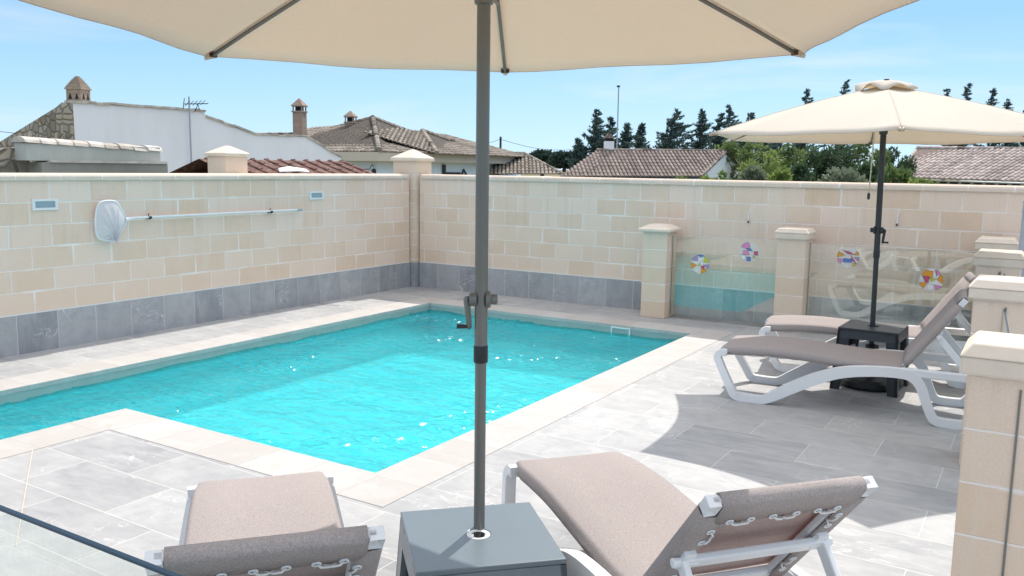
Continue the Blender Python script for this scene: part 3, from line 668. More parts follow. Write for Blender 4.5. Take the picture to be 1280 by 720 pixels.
# ================================================================== UMBRELLAS AND TABLES
def umbrella(name, label, x, y, tipz, apex, phase, Rr, pole_mat, hubz, pole_top, lower_mat, foot, crank_ang, cord=False, lean=(0, 0), tips=None, scal=.085):
    t = thing(name, label, 'umbrella', (x, y, 0))
    ax = Vector((lean[0], lean[1], 1)).normalized()
    at = lambda z, r=0: Vector((ax.x/ax.z*z, ax.y/ax.z*z, z))
    m = MB(); m.tube([at(foot), at(1.10)], .0205, 24); m.build('lower_pole', lower_mat, t, auto=40)
    m = MB(); m.tube([at(1.09), at(pole_top)], .0235, 24); m.build('upper_pole', pole_mat, t, auto=40)
    m = MB(); m.tube([at(1.075), at(1.078), at(1.135), at(1.138)], [.024, .026, .026, .0245], 24); m.build('collar', M['black'], t, auto=30)
    # crank housing: barrel across the pole, arm and grip
    ca = Vector((math.cos(crank_ang), math.sin(crank_ang), 0)); c0 = at(1.305)
    m = MB(); m.tube([c0-ca*.045, c0-ca*.040, c0-ca*.018], [.018, .026, .027], 20); m.tube([c0+ca*.015, c0+ca*.03, c0+ca*.034], [.032, .032, .027], 20); m.tube([c0+ca*.034, c0+ca*.055, c0+ca*.058], [.02, .02, .016], 14)
    h = m.build('crank_housing', pole_mat, t, auto=40)
    a1 = c0-ca*.052; a2 = a1+Vector((0, 0, -.098))+ca*.010
    m = MB(); m.tube([a1+Vector((0, 0, .012)), a1, a2, a2-Vector((0, 0, .01))], [.006, .012, .010, .006], 8); m.build('crank_arm', pole_mat, h)
    m = MB(); m.tube([a2+ca*.008, a2-ca*.012, a2-ca*.045], [.006, .0075, .0085], 12); m.build('crank_grip', M['black'], h)
    # canopy: six gores, pulled in between the rib tips
    ang = [phase+R(60)*i for i in range(6)]
    tp = [at(tipz)+Vector((Rr*math.cos(a), Rr*math.sin(a), 0)) for a in ang]
    if tips:
        for i, p in tips.items(): tp[i] = Vector(p)
    ap = at(apex); NR, NC = 12, 8
    def ribpt(i, s): # along rib, slight bow
        p = ap.lerp(tp[i % 6], s); p.z += .022*math.sin(math.pi*s); return p
    m = MB()
    for i in range(6):
        G = []
        for a in range(NR+1):
            s = .03 + .97*a/NR; row = []
            for b in range(NC+1):
                u = b/NC; k = 4*u*(1-u)
                p = ribpt(i, s).lerp(ribpt(i+1, s), u)
                inward = (at(p.z)-p); inward.z = 0
                p = p + inward*(scal*k*s**2) ; p.z -= .030*k*s*(1-.4*s) - .006*math.sin(9*u+3*i)*s*k
                row.append(p)
            G.append(row)
        for a in range(NR):
            for b in range(NC): m.quad(G[a][b], G[a+1][b], G[a+1][b+1], G[a][b+1])
    bm = m.build('canopy', M['canopy'], t, smooth=True, solid=.003)
    # hem along the rim and over each rib a seam
    m = MB()
    for i in range(6):
        pts = []
        for b in range(NC+1):
            u = b/NC; k = 4*u*(1-u); p = ribpt(i, 1).lerp(ribpt(i+1, 1), u); inward = at(p.z)-p; inward.z = 0
            p = p + inward*(scal*k); p.z -= .030*k*.6 - .006*math.sin(9*u+3*i)*k; pts.append(p)
        m.tube(pts, .0024, 6)
    m.build('hem', M['hem'], bm, smooth=True)
    m = MB()
    for i in range(6): m.tube([ribpt(i, .03+.97*j/10)+Vector((0, 0, .002)) for j in range(11)], .0032, 6)
    m.build('seam', M['canopy'], bm, smooth=True)
    # vent cap on top
    m = MB(); N = 48; rr = [.02, .10, .19, .235]; zz = [.056, .044, .012, -.026]; G = []
    for a, (r_, z_) in enumerate(zip(rr, zz)):
        row = []
        for j in range(N):
            th = 2*math.pi*j/N; w_ = math.sin(3*(th-phase))**2
            row.append(ap + Vector((r_*math.cos(th), r_*math.sin(th), z_ - .02 + (.034*w_*(a/3)**1.5) - .016*math.sin(7*th)*(a/3))))
        G.append(row)
    for a in range(3):
        for j in range(N): m.quad(G[a][j], G[a+1][j], G[a+1][(j+1) % N], G[a][(j+1) % N])
    m.build('vent_cap', M['canopy'], t, smooth=True, solid=.003)
    m = MB(); m.lathe([(0, .055), (.018, .05), (.022, .04), (.02, .03), (.012, .0)], ap, 16); m.build('finial', M['black'], t, smooth=True)
    # ribs, struts, tip pockets
    hub = at(hubz)
    for i in range(6):
        m = MB(); m.tube([ribpt(i, .03)-Vector((0, 0, .03))] + [ribpt(i, s)-Vector((0, 0, .018)) for s in (.2, .4, .6, .8, .965)], .0085, 8)
        rb = m.build('rib', M['rib'], t, smooth=True)
        m = MB(); m.tube([hub+Vector((math.cos(ang[i])*.04, math.sin(ang[i])*.04, .02)), ribpt(i, .52)-Vector((0, 0, .028))], .0075, 8); m.build('strut', M['rib'], rb, smooth=True)
        q = tp[i]; dr = (tp[i]-ribpt(i, .9)).normalized(); sd_ = Vector((-dr.y, dr.x, 0)).normalized()
        m = MB(); a0 = q-dr*.055; dn = Vector((0, 0, -.028))
        m.add([a0+sd_*.024, a0-sd_*.024, q+dr*.012, a0+sd_*.02+dn, a0-sd_*.02+dn, q+dr*.005+dn*.6], [[0, 2, 1], [0, 3, 5, 2], [1, 2, 5, 4], [3, 4, 5]])
        m.build('tip_pocket', M['pocket'], t)
    m = MB(); m.tube([hub-Vector((0, 0, .03)), hub-Vector((0, 0, .028)), hub+Vector((0, 0, .0)), hub+Vector((0, 0, .03)), hub+Vector((0, 0, .05))], [.026, .032, .034, .05, .03], 24); m.build('runner', pole_mat, t, auto=40)
    m = MB(); m.tube([ap-Vector((0, 0, .10)), ap-Vector((0, 0, .06)), ap-Vector((0, 0, .02))], [.03, .05, .03], 20); m.build('top_hub', M['black'], t)
    if cord:
        dv = Vector((RT.x, RT.y, 0)).normalized()*-.075
        m = MB(); m.tube([hub+dv+Vector((0, 0, .03)), hub+dv*1.05-Vector((0, 0, .3)), hub+dv*1.12-Vector((0, 0, .5))], .005, 8); pc = m.build('pull_cord', M['cord_cream'], t)
        e_ = hub+dv*1.12-Vector((0, 0, .5)); m = MB(); m.tube([e_, e_-Vector((0, 0, .015)), e_-Vector((0, 0, .055))], [.006, .012, .010], 10); m.build('toggle', M['black'], pc)
    # weighted foot under the table
    m = MB(); m.lathe([(0, 0), (.235, 0), (.262, .025), (.262, .06), (.24, .085), (.10, .115), (.045, .125), (.042, .30), (.052, .31), (.052, .345), (.03, .35)], (0, 0, 0), 40); m.build('base', M['black'], t, auto=35)
    return t
M['hem'] = mat_plain('canopy_hem', (.48, .40, .31), .8, var=.1); M['pocket'] = mat_plain('canopy_pocket', (.50, .40, .30), .8, var=.15)
M['cord_cream'] = mat_plain('cream_cord', (.66, .60, .42), .8, var=.1)
U1 = (6.258, -7.513)
umbrella('sun_umbrella', 'near beige umbrella overhead with grey pole and crank, through the grey table', *U1, 2.245, 2.70, R(119.5), 1.45, M['bronze'], 2.35, 2.72, M['bronze'], .30, YAW+R(5),
         tips={0: (5.546-U1[0], -6.249-U1[1], 2.254), 1: (4.804-U1[0], -7.50-U1[1], 2.232), 2: (5.50-U1[0], -8.78-U1[1], 2.225), 5: (7.034-U1[0], -6.281-U1[1], 2.258)}, scal=.055)
U2 = (6.80, -2.45)
umbrella('sun_umbrella', 'far beige umbrella with charcoal pole and pull cord, through the small black table', *U2, 2.055, 2.47, R(43), 1.50, M['dark_metal'], 2.11, 2.48, M['dark_metal'], .30, YAW+R(150), cord=True, lean=(-.015, 0))

def side_table(label, x, y, rz, w, h, mat, legw, ring=False):
    t = thing('side_table', label, 'table', (x, y, 0), rz); a = w/2
    m = MB(); hole = .044; n = 32
    # top plate with a round hole
    sq = []
    for j in range(n):
        th = 2*math.pi*(j+.5)/n; cx, sx = math.cos(th), math.sin(th); k = a/max(abs(cx), abs(sx)); sq.append((cx*k, sx*k))
    for cxy in ((a, a), (-a, a), (-a, -a), (a, -a)):
        j = min(range(n), key=lambda i: (sq[i][0]-cxy[0])**2+(sq[i][1]-cxy[1])**2); sq[j] = cxy
    vs = []
    for z in (h, h-.02):
        for j in range(n): vs.append((*sq[j], z))
        for j in range(n): th = 2*math.pi*(j+.5)/n; vs.append((hole*math.cos(th), hole*math.sin(th), z))
    fs = []
    for j in range(n):
        k = (j+1) % n
        fs += [[j, k, n+k, n+j], [2*n+j, 3*n+j, 3*n+k, 2*n+k], [j, 2*n+j, 2*n+k, k], [n+j, n+k, 3*n+k, 3*n+j]]
    m.add(vs, fs); top = m.build('top', mat, t, bevel=.004)
    # four apron boards, flaring slightly, and four legs
    sp = .018; ap = .085
    for q in range(4):
        Mx = Matrix.Rotation(q*math.pi/2, 4, 'Z'); b = .016
        m = MB(); vs = [(-a+.018, -a+.002, h-.021), (a-.018, -a+.002, h-.021), (a-.018, -a-.008, h-ap), (-a+.018, -a-.008, h-ap)]
        vs += [(p[0], p[1]+b, p[2]) for p in vs]
        m.add([Mx @ Vector(p) for p in vs], [[0,3,2,1], [4,5,6,7], [0,1,5,4], [1,2,6,5], [2,3,7,6], [3,0,4,7]]); m.build('apron', mat, t)
        m = MB(); o = .03
        for side in (0, 1):
            A = [(-a, -a, h-.0215), (-a+legw*1.25, -a, h-.0215), (-a-o+legw, -a-o, 0), (-a-o, -a-o, 0)]
            if side: A = [(p[1], p[0], p[2]) for p in A]
            e = (0, .022, 0) if not side else (.022, 0, 0)
            m.prism([Mx @ Vector(p) for p in A], Mx @ Vector(e))
        m.build('leg', mat, t)
    if ring:
        m = MB(); m.lathe([(.027, h-.004), (.043, h-.002), (.0435, h-.006)], (0, 0, 0), 32); m.build('ring', M['white'], t)
    return t
side_table('grey square side table with white ring round the pole, between the near loungers', 6.288, -7.562, R(-45), .515, .45, M['anthracite'], .10, True)
side_table('small black side table round the far umbrella pole, between the two far loungers', 6.81, -2.50, R(-2), .46, .515, M['blackslate'], .075)

# ================================================================== LOUNGERS
def catmull(pts, n=6):
    out = []; k = len(pts)
    for i in range(k-1):
        p0, p1, p2, p3 = [Vector(pts[min(max(i+j-1, 0), k-1)]) for j in range(4)]
        for s_ in range(n):
            u = s_/n; out.append(.5*((2*p1)+(p2-p0)*u+(2*p0-5*p1+4*p2-p3)*u*u+(3*p1-p0-3*p2+p3)*u**3))
    out.append(Vector(pts[-1])); return out
HX, HZ, BL = 1.345, .405, .62
def lounger(label, ang):
    t = thing('sun_lounger', label, 'lounger', group='white loungers with taupe slings')
    ca, sa = math.cos(ang), math.sin(ang)
    B = lambda s, v, w: Vector((HX + s*ca - w*sa, v, HZ + s*sa + w*ca))      # back-rest frame: along, across, normal
    for sg in (1, -1):
        y0, y1 = (.305, .358) if sg > 0 else (-.358, -.305)
        path = catmull([(.085, .368, .03), (.045, .362, .042), (.012, .325, .054), (.04, .26, .056), (.09, .17, .057), (.145, .073, .06), (.17, .042, .062), (.21, .031, .062), (.36, .030, .06), (.42, .048, .07), (.51, .102, .082), (.64, .180, .088), (.80, .262, .086), (.96, .318, .080), (1.17, .348, .072), (1.34, .352, .07), (1.42, .330, .074), (1.47, .265, .068), (1.505, .17, .064), (1.545, .075, .062), (1.57, .043, .06), (1.61, .031, .06), (1.735, .031, .06), (1.775, .050, .056), (1.82, .12, .052), (1.865, .205, .05), (1.885, .30, .05), (1.89, .355, .05)], 6)
        m = MB(); m.ribbon([(p[0], p[1]) for p in path], [p[2] for p in path], y0, y1, dy=lambda p: -sg*.05*max(0, min(1, (p.z-.10)/.25))*max(0, min(1, (.5-p.x)/.4)))
        sf = m.build('side_frame', M['white'], t, bevel=.012, auto=50)
        m = MB(); m.box(1.33, 1.93, min(y0, y1)+.003, max(y0, y1)-.003, .335, .395); m.build('rear_rail', M['white'], sf, bevel=.01)
        for u in (1.70, 1.79): 
            m = MB(); m.box(u, u+.02, sg*.28-.02, sg*.28+.02, .39, .415); m.build('notch', M['white'], sf)
    for u, z, h_ in ((.05, .350, .04),):
        m = MB(); m.box(u-.03, u+.03, -.306, .306, z-h_/2, z+h_/2); m.build('cross_bar', M['white'], t, bevel=.008)
    # seat sling
    prof = catmull([(.022, .362), (.03, .390), (.075, .402), (.28, .418), (.50, .424), (.75, .412), (1.0, .398), (1.2, .392), (1.33, .398), (1.345, .402)], 5)
    acr = [(-.278, -.062), (-.283, -.03), (-.277, -.008), (-.262, 0), (-.14, -.004), (0, -.006), (.14, -.004), (.262, 0), (.277, -.008), (.283, -.03), (.278, -.062)]
    m = MB(); G = []
    for p in prof:
        k = .55 + .45*min(1, max(0, (p[0]-.035)/.05)); kv = .93 + .07*min(1, max(0, (p[0]-.03)/.12)); G.append([(p[0], v*kv, p[1]+dz*k) for v, dz in acr])
    for i in range(len(G)-1):
        for j in range(len(acr)-1): m.quad(G[i][j], G[i+1][j], G[i+1][j+1], G[i][j+1])
    m.build('seat_sling', M['sling'], t, smooth=True, solid=.004)
    m = MB()
    for sg in (1, -1): m.tube([(.06, sg*.262, .368), (.5, sg*.262, .395), (1.0, sg*.262, .372), (1.32, sg*.262, .372)], .014, 8)
    m.build('seat_rails', M['white'], t, smooth=True)
    m = MB()
    for sg in (1, -1):
        pts = []
        for i in range(25):
            u = .08 + 1.22*i/24; z = .335 + .018*math.sin(math.pi*u/1.3) + .006*(i % 2); pts.append((u, sg*(.262+.006*(i % 2)), z))
        m.tube(pts, .004, 5)
    m.build('lacing', M['cord'], t)
    # back rest frame: two side rails, top rail, moulded corner gussets
    Mb = Matrix(((ca, 0, -sa, HX), (0, 1, 0, 0), (sa, 0, ca, HZ), (0, 0, 0, 1)))
    m = MB()
    for sg in (1, -1): m.box(-.01, BL-.02, sg*.228-.026, sg*.228+.026, -.022, .004, M=Mb)
    m.box(BL-.05, BL-.004, -.27, .27, -.020, .010, M=Mb); m.box(-.02, .03, -.27, .27, -.02, .006, M=Mb)
    m.build('back_frame', M['white'], t, bevel=.007)
    for sg in (1, -1):
        m = MB()
        P4 = [(BL-.06, sg*.243), (BL-.004, sg*.243), (BL-.004, sg*.284), (BL-.06, sg*.281)]
        if sg < 0: P4 = P4[::-1]
        vs = [Mb @ Vector((s_, v_, .012)) for s_, v_ in P4] + [Mb @ Vector((s_, v_, -.027)) for s_, v_ in P4]
        m.add(vs, [[3,2,1,0], [0,1,5,4], [1,2,6,5], [2,3,7,6], [3,0,4,7]])
        cn = Mb @ Vector((BL-.035, sg*.262, -.002))
        m.add(vs[4:]+[cn], [[0,1,4], [1,2,4], [2,3,4], [3,0,4]])
        m.build('corner_gusset', M['white'], t, bevel=.003)
    # back sling: front sheet, wrapped round sides and top, flaps on the rear
    m = MB(); top = BL-.002
    acr = [(-.205, -.030), (-.24, -.032), (-.272, -.029), (-.284, -.016), (-.284, .006), (-.272, .018), (-.14, .0165), (0, .0155), (.14, .0165), (.272, .018), (.284, .006), (.284, -.016), (.272, -.029), (.24, -.032), (.205, -.030)]
    ss = [0.005, .06, .14, .22, .30, .38, .46, BL-.062]
    for a_, b_ in zip(ss[:-1], ss[1:]):
        for j in range(len(acr)-1):
            w0 = lambda s_, q: B(s_, q[0], q[1])
            m.quad(w0(a_, acr[j]), w0(b_, acr[j]), w0(b_, acr[j+1]), w0(a_, acr[j+1]))
    tl = [(BL-.064, .0175), (BL-.03, .019), (BL-.008, .016), (BL+.004, .004), (BL+.004, -.016), (BL-.008, -.029), (BL-.05, -.033), (BL-.11, -.031)]
    vv = [-.241, -.12, 0, .12, .241]
    for i in range(len(tl)-1):
        for j in range(4):
            m.quad(B(tl[i][0], vv[j], tl[i][1]), B(tl[i+1][0], vv[j], tl[i+1][1]), B(tl[i+1][0], vv[j+1], tl[i+1][1]), B(tl[i][0], vv[j+1], tl[i][1]))
    m.build('back_sling', M['sling'], t, smooth=True, solid=.003)
    # eyelets and cord on the rear flaps
    eye = [(BL-.095, v_, 0) for v_ in (-.185, -.115, -.04, .04, .115, .185)]
    sid = [(s_, sg*.222, 1) for sg in (1, -1) for s_ in (.08, .16, .24, .32, .40, .47)]
    em = None
    for s_, v_, kind in eye+sid:
        if em is None:
            m = MB(); m.tube([(.0105*math.cos(a*.5236), .0105*math.sin(a*.5236), 0) for a in range(12)], .0032, 6, closed=True); o = m.build('eyelet', M['white'], t, smooth=True); em = o
        else: o = em.copy(); COL.objects.link(o)
        o.parent = t; o.location = B(s_, v_, -.036); o.rotation_euler = (0, -ang, 0)
    for i, (s_, v_, k_) in enumerate(eye):
        m = MB()
        dv = .035 if i % 2 == 0 else -.035
        m.tube([B(s_, v_, -.034), B(s_-.004, v_+dv*.3, -.044), B(s_-.010, v_+dv*.9, -.043), B(s_-.018, v_+dv*1.45, -.030)], .0034, 6); m.build('lacing_cord', M['cord'], t, smooth=True)
    for i, (s_, v_, k_) in enumerate(sid):
        sg = 1 if v_ > 0 else -1; ds = .025 if i % 2 == 0 else -.025; m = MB()
        m.tube([B(s_, v_, -.034), B(s_+ds*.3, v_-sg*.006, -.043), B(s_+ds*.9, v_-sg*.014, -.041), B(s_+ds*1.5, v_-sg*.02, -.03)], .0034, 6); m.build('lacing_cord', M['cord'], t, smooth=True)
    # prop: flat bail hinged on the rails, legs down to the rear rail
    m = MB(); m.box(.27, .325, -.245, .245, -.058, -.034, M=Mb); m.build('prop_bar', M['white'], t, bevel=.006)
    a0 = B(.30, 0, -.046); zf = Vector((1.74, 0, .405)); dv = (zf-a0); Lg = dv.length; dv.normalize(); nn = Vector((-dv.z, 0, dv.x))
    for sg in (1, -1):
        m = MB(); y0 = sg*.25; vs = []
        for q in (a0, zf):
            for e1, e2 in ((-.024, -.011), (.024, -.011), (.024, .011), (-.024, .011)): p = q+nn*e1; vs.append((p.x, y0+e2, p.z))
        m.add(vs, [[3,2,1,0], [4,5,6,7], [0,1,5,4], [1,2,6,5], [2,3,7,6], [3,0,4,7]]); m.build('prop_leg', M['white'], t, bevel=.005)
        m = MB(); m.box(.25, .345, sg*.236-.02, sg*.236+.02, -.05, -.018, M=Mb); m.tube([B(.30, sg*.20, -.046), B(.30, sg*.285, -.046)], .016, 10); m.build('bracket', M['white'], t, bevel=.004)
    return t
def place(o, x, y, rz): o.location = (x, y, 0); o.rotation_euler = (0, 0, rz)
A = lounger('near left lounger, its reclined back turned to the viewer, left of the grey table', R(46.5)); place(A, 5.055, -7.475, R(-41))
B2 = lounger('near right lounger, right of the grey table, warm light through its taupe back', R(49)); B2['label'] = 'near right lounger, right of the grey table, warm light through its taupe back'; place(B2, 6.055, -6.465, R(-40))
Cc = lounger('far lounger seen side on, half shaded, in front of the small black table', R(55)); place(Cc, 5.80, -3.25, R(5.5))
D = copy_tree(Cc); D['label'] = 'farthest lounger in full sun, behind the small black table and beside the glass fence'; place(D, 5.79, -2.06, R(10))

# ================================================================== BEYOND THE WALL
def roof_facet(mb, E0, E1, T, spacing=.21, course=.40, rad=.085, tl=None, tr=None):
    """tiled slope: eave from E0 to E1, upper edge from tl to tr (points); round tiles run up the slope"""
    E0, E1 = Vector(E0), Vector(E1); tl = Vector(tl); tr = Vector(tr)
    e = (E1-E0); L = e.length; e.normalize()
    mid = (tl+tr)/2 - E0; s = (mid - e*mid.dot(e)); s.normalize(); n = e.cross(s).normalized()
    if n.z < 0: n = -n
    to2 = lambda p: ((p-E0).dot(e), (p-E0).dot(s))
    poly = [to2(E0), to2(E1), to2(tr), to2(tl)]
    mb.quad(E0, E1, tr, tl, t=0.0)
    us = [p[0] for p in poly]; u = min(us)+spacing/2
    rnd = random.Random(int(abs(E0.x*13+E0.y*7)))
    while u < max(us):
        vs = []; rt = rnd.random()
        for i in range(4):
            (u1, v1), (u2, v2) = poly[i], poly[(i+1) % 4]
            if (u1-u)*(u2-u) < 0: vs.append(v1+(v2-v1)*(u-u1)/(u2-u1))
        if len(vs) >= 2:
            v0, v1 = min(vs), max(vs); nt = max(1, int((v1-v0)/course+.3)); st = (v1-v0)/nt
            for k in range(nt):
                a, b = v0+k*st, v0+(k+1)*st+.03; pts = []
                for vv, rr, lift in ((a, rad*.92, .016), (b, rad*.80, .0)):
                    for j in range(6):
                        th = math.pi*j/5; pts.append(E0+e*(u+rr*math.cos(th))+s*vv+n*(rr*.8*math.sin(th)+lift))
                fs = [[j, j+1, 7+j, 6+j] for j in range(5)]+[[5, 4, 3, 2, 1, 0]]
                mb.add(pts, fs, 0, .3+.4*rt+.3*rnd.random())
        u += spacing
def ridge(par, mat, a, b, r=.11):
    mb = MB(); a, b = Vector(a), Vector(b); k = max(2, int((b-a).length/.4)); rnd = random.Random(5)
    for i in range(k):
        p, q = a.lerp(b, i/k), a.lerp(b, (i+1.08)/k); base = len(mb.f); mb.tube([p, q], [r*1.08, r*.92], 8); 
        tt = rnd.random()
        for j in range(base, len(mb.f)): mb.t[j] = tt
    mb.build('ridge_tiles', mat, par)

# ---- house 1: white parapet wall, stone gable, chimney
HX1 = -14.0
a = on_x(91, 128, HX1); b1 = on_x(256, 139.5, HX1); b2 = on_x(257, 146, HX1); b3 = on_x(318, 168, HX1); b4 = on_x(383, 171, HX1); b5 = on_x(426, 197, HX1)
h1 = thing('white_house', 'white rendered house with stone gable end and stepped parapet behind the left wall', 'house', (HX1, a.y, 0))
O = Vector((HX1, a.y, 0))
m = MB(); m.prism([Vector((0, 0, -.05)), Vector((0, b5.y-a.y, -.05))] + [p-O for p in (b5, b4, b3, b2, b1, a)], (-.35, 0, 0)); m.build('parapet_wall', M['render_white'], h1)
def strip(mb, p, q, w=.40, th=.09, cnt=14):
    p, q = Vector(p), Vector(q); rnd = random.Random(3)
    for i in range(cnt):
        u0_, u1_ = i/cnt, (i+1.02)/cnt; c0, c1 = p.lerp(q, u0_), p.lerp(q, u1_); j = rnd.uniform(-.015, .015)
        mb.add([c0+Vector((.05, 0, j)), c1+Vector((.05, 0, j)), c1+Vector((-w, 0, j)), c0+Vector((-w, 0, j)), c0+Vector((.05, 0, th+j)), c1+Vector((.05, 0, th+j)), c1+Vector((-w, 0, th+j)), c0+Vector((-w, 0, th+j))],
               [[3,2,1,0],[4,5,6,7],[0,1,5,4],[1,2,6,5],[2,3,7,6],[3,0,4,7]], 0, rnd.random())
m = MB(); strip(m, a-O, b1-O, cnt=20, th=.06); strip(m, b2-O, b3-O, cnt=9, th=.06); strip(m, b3-O, b4-O, cnt=7, th=.04); strip(m, b4-O, b5-O, cnt=6, th=.06); m.build('coping_tiles', M['tile_white'], h1)
gl = on_y(-60, 222, a.y); g2 = on_y(84, 135, a.y)
m = MB(); m.prism([Vector((0, 0, -.05)), Vector((0, 0, a.z-.02)), g2-O, gl-O, Vector((gl.x-O.x, 0, -.05))], (0, -.30, 0))
m.build('stone_gable', M['rubble'], h1)
m = MB(); q0, q1 = g2-O+Vector((0, -.06, .0)), gl-O+Vector((0, -.06, .0)); m.add([q0, q1, q1+Vector((0, .5, 0)), q0+Vector((0, .5, 0)), q0+Vector((0, 0, .14)), q1+Vector((0, 0, .14)), q1+Vector((0, .5, .14)), q0+Vector((0, .5, .14))], [[3,2,1,0],[4,5,6,7],[0,1,5,4],[1,2,6,5],[2,3,7,6],[3,0,4,7]])
m.build('verge', M['rubble'], h1)
m = MB(); zr = a.z-.5
m.add([Vector((-.3, .3, a.z-.35)), Vector((-.3, b4.y-a.y, b4.z-.4)), Vector((gl.x-O.x, b4.y-a.y, gl.z-.1)), Vector((gl.x-O.x, .3, gl.z-.1))], [[0,1,2,3]]); m.build('roof', M['tile_grey'], h1)
# decorated chimney
ck = deep(98.5, 130, (a-CP).dot(fw)+.9); pw = (a-CP).dot(fw)/F
ch = MB(); Wc = 10.3*pw
base = a.z-.4-ck.z
def ring(z0, z1, hw, mb): mb.box(-hw, hw, -hw, hw, z0, z1)
ring(base, .10*0+8*pw*0+.02, Wc, ch); ring(.02, .06, Wc*1.12, ch); ring(.06, .10, Wc*1.05, ch); ring(.10, 21*pw*.98, Wc*.98, ch)
zt_ = 18*pw
for k in range(9): ring(zt_+k*1.9*pw, zt_+(k+1)*1.9*pw, Wc*1.12*(1-k/9.3)**.8, ch)
cho = ch.build('chimney', M['chim'], h1); cho.location = ck-O; cho.rotation_euler = (0, 0, R(25))
m = MB()
for sg in (-.45, .45):
    m.prism([(sg*Wc-.4*Wc*.6, -Wc*.985, 6*pw), (sg*Wc+.4*Wc*.6, -Wc*.985, 6*pw), (sg*Wc, -Wc*.985, 13*pw)], (0, -.012, 0))
    m.prism([(Wc*.985, sg*Wc-.4*Wc*.6, 6*pw), (Wc*.985, sg*Wc+.4*Wc*.6, 6*pw), (Wc*.985, sg*Wc, 13*pw)], (.012, 0, 0))
m.build('vent', M['void'], cho)
# TV antenna on a mast against that wall
p0 = on_x(239.5, 212, HX1+.12); p1 = on_x(238, 121, HX1+.12)
an = thing('tv_antenna', 'television antenna on a tall mast against the white house wall', 'antenna', (p0.x, p0.y, 0))
m = MB(); m.tube([(0, 0, 1.0), (0, 0, p1.z)], .024, 8); m.build('mast', M['steel'], an)
m = MB(); z = p1.z-.12
z -= .10
m.tube([(-.06, -.12, z), (.08, .62, z+.06)], .014, 6)
for k in range(5): y_ = -.08+k*.14; m.tube([(-.10, y_, z-.06+.02*k), (.10, y_+.03, z+.09+.015*k)], .009, 5)
m.tube([(0, -.22, z-.16), (0, -.16, z+.16)], .012, 5); m.tube([(0, .18, z-.22), (0, .32, z+.02), (0, .36, z-.14)], .012, 5)
m.build('aerial', M['iron'], an)

# ---- low rendered wall with pale tiles, close behind the left wall; rubble wall beside it
XW = -2.5
q = [on_x(32, 179, XW), on_x(200, 188, XW), on_x(200, 203, XW), on_x(207, 217, XW), on_x(36, 217, XW), on_x(36, 200, XW)]
lw2 = thing('garden_wall', 'low grey rendered wall with pale tile coping just beyond the left boundary wall', 'garden wall', (XW, q[0].y, 0)); O = Vector((XW, q[0].y, 0))
yA, yB, yC = 0, q[1].y-q[0].y, q[3].y-q[0].y
zT, zL = q[0].z, q[5].z-.005
m = MB(); m.box(-.25, 0, yA, yB, zL, zT); m.build('upper_wall', M['render_grey'], lw2)
m = MB(); m.box(-.30, .05, yA+.15, yC, -.05, zL-.02); m.build('lower_wall', M['render_dark'], lw2)
m = MB(); m.box(-.31, .075, yA+.25, yC-.02, zL-.02, zL+.012); m.build('ledge', M['tile_white'], lw2)
m = MB(); rnd = random.Random(11); y_ = yA-.02
for k in range(9):
    L_ = (yB-yA+.04)/9; tt = rnd.random(); dz = -.008*k+rnd.uniform(-.008, .008)
    pts = []
    for yy, rr in ((y_, .155), (y_+L_*1.1, .135)):
        for j in range(7): th = math.pi*j/6; pts.append((-.125+rr*math.cos(th), yy, zT+dz+.075*math.sin(th)+(.012 if rr > .14 else 0)))
    m.add(pts, [[j, j+1, 8+j, 7+j] for j in range(6)]+[[6,5,4,3,2,1,0], [7,8,9,10,11,12,13]], 0, tt); y_ += L_
m.build('coping_tiles', M['tile_white'], lw2)
r1 = on_x(34, 184, XW-.25); r2 = on_x(-40, 196, XW-.25)
rw = thing('rubble_wall', 'low brown rubble stone wall at the left edge behind the boundary wall', 'garden wall', (XW-.25, r1.y, 0)); O = Vector((XW-.25, r1.y, 0))
m = MB(); m.prism([(0, 0, -.05), (0, .02, r1.z), (0, (r2.y-r1.y)*.4, r1.z-.02), (0, (r2.y-r1.y)*.6, r1.z-.07), (0, r2.y-r1.y-1.5, r2.z), (0, r2.y-r1.y-1.5, -.05)], (-.3, 0, 0)); m.build('stonework', M['rubble'], rw)

# ---- small shed roof with brown shingles just over the wall
XS = -3.2
s1 = on_x(224, 219, XS+1.0); s2 = on_x(262, 204, XS); s3 = on_x(434, 202, XS); s4 = on_x(398, 219, XS+1.0)
sh = thing('shed', 'small shed with red-brown shingle roof and dark wooden gable, over the left wall', 'shed', (XS, s3.y, 0)); O = Vector((XS, s3.y, 0))
y0_, y1_ = s2.y-O.y, 0.0; zr = s3.z; 
hw = 1.35; ze = zr-.42
m = MB(); roof_facet(m, (hw, y0_-.2, ze), (hw, y1_, ze), None, .30, .30, .035, (0, y0_-.2, zr), (0, y1_, zr)); roof_facet(m, (-hw, y1_, ze), (-hw, y0_-.2, ze), None, .30, .30, .035, (0, y1_, zr), (0, y0_-.2, zr)); m.build('roof', M['tile_red'], sh)
m = MB(); m.box(-1.1, 1.1, y0_, y1_-.2, -.05, ze); m.build('walls', M['wood'], sh)
m = MB(); m.prism([(-hw, y1_-.06, ze-.02), (hw, y1_-.06, ze-.02), (0, y1_-.06, zr-.02)], (0, .05, 0)); m.build('gable', M['wood'], sh)
m = MB(); sc_ = on_x(366, 214, XS+.75)-O; m.add([sc_+Vector(p)*.62 for p in ((.05,-.5,-.02), (.12,.1,.0), (.1,.5,-.03), (-.1,.55,.05), (-.15,0,.11), (-.1,-.4,.06))], [[0,1,2,3,4,5]]); m.build('plastic_sheet', M['white'], sh, solid=.02)

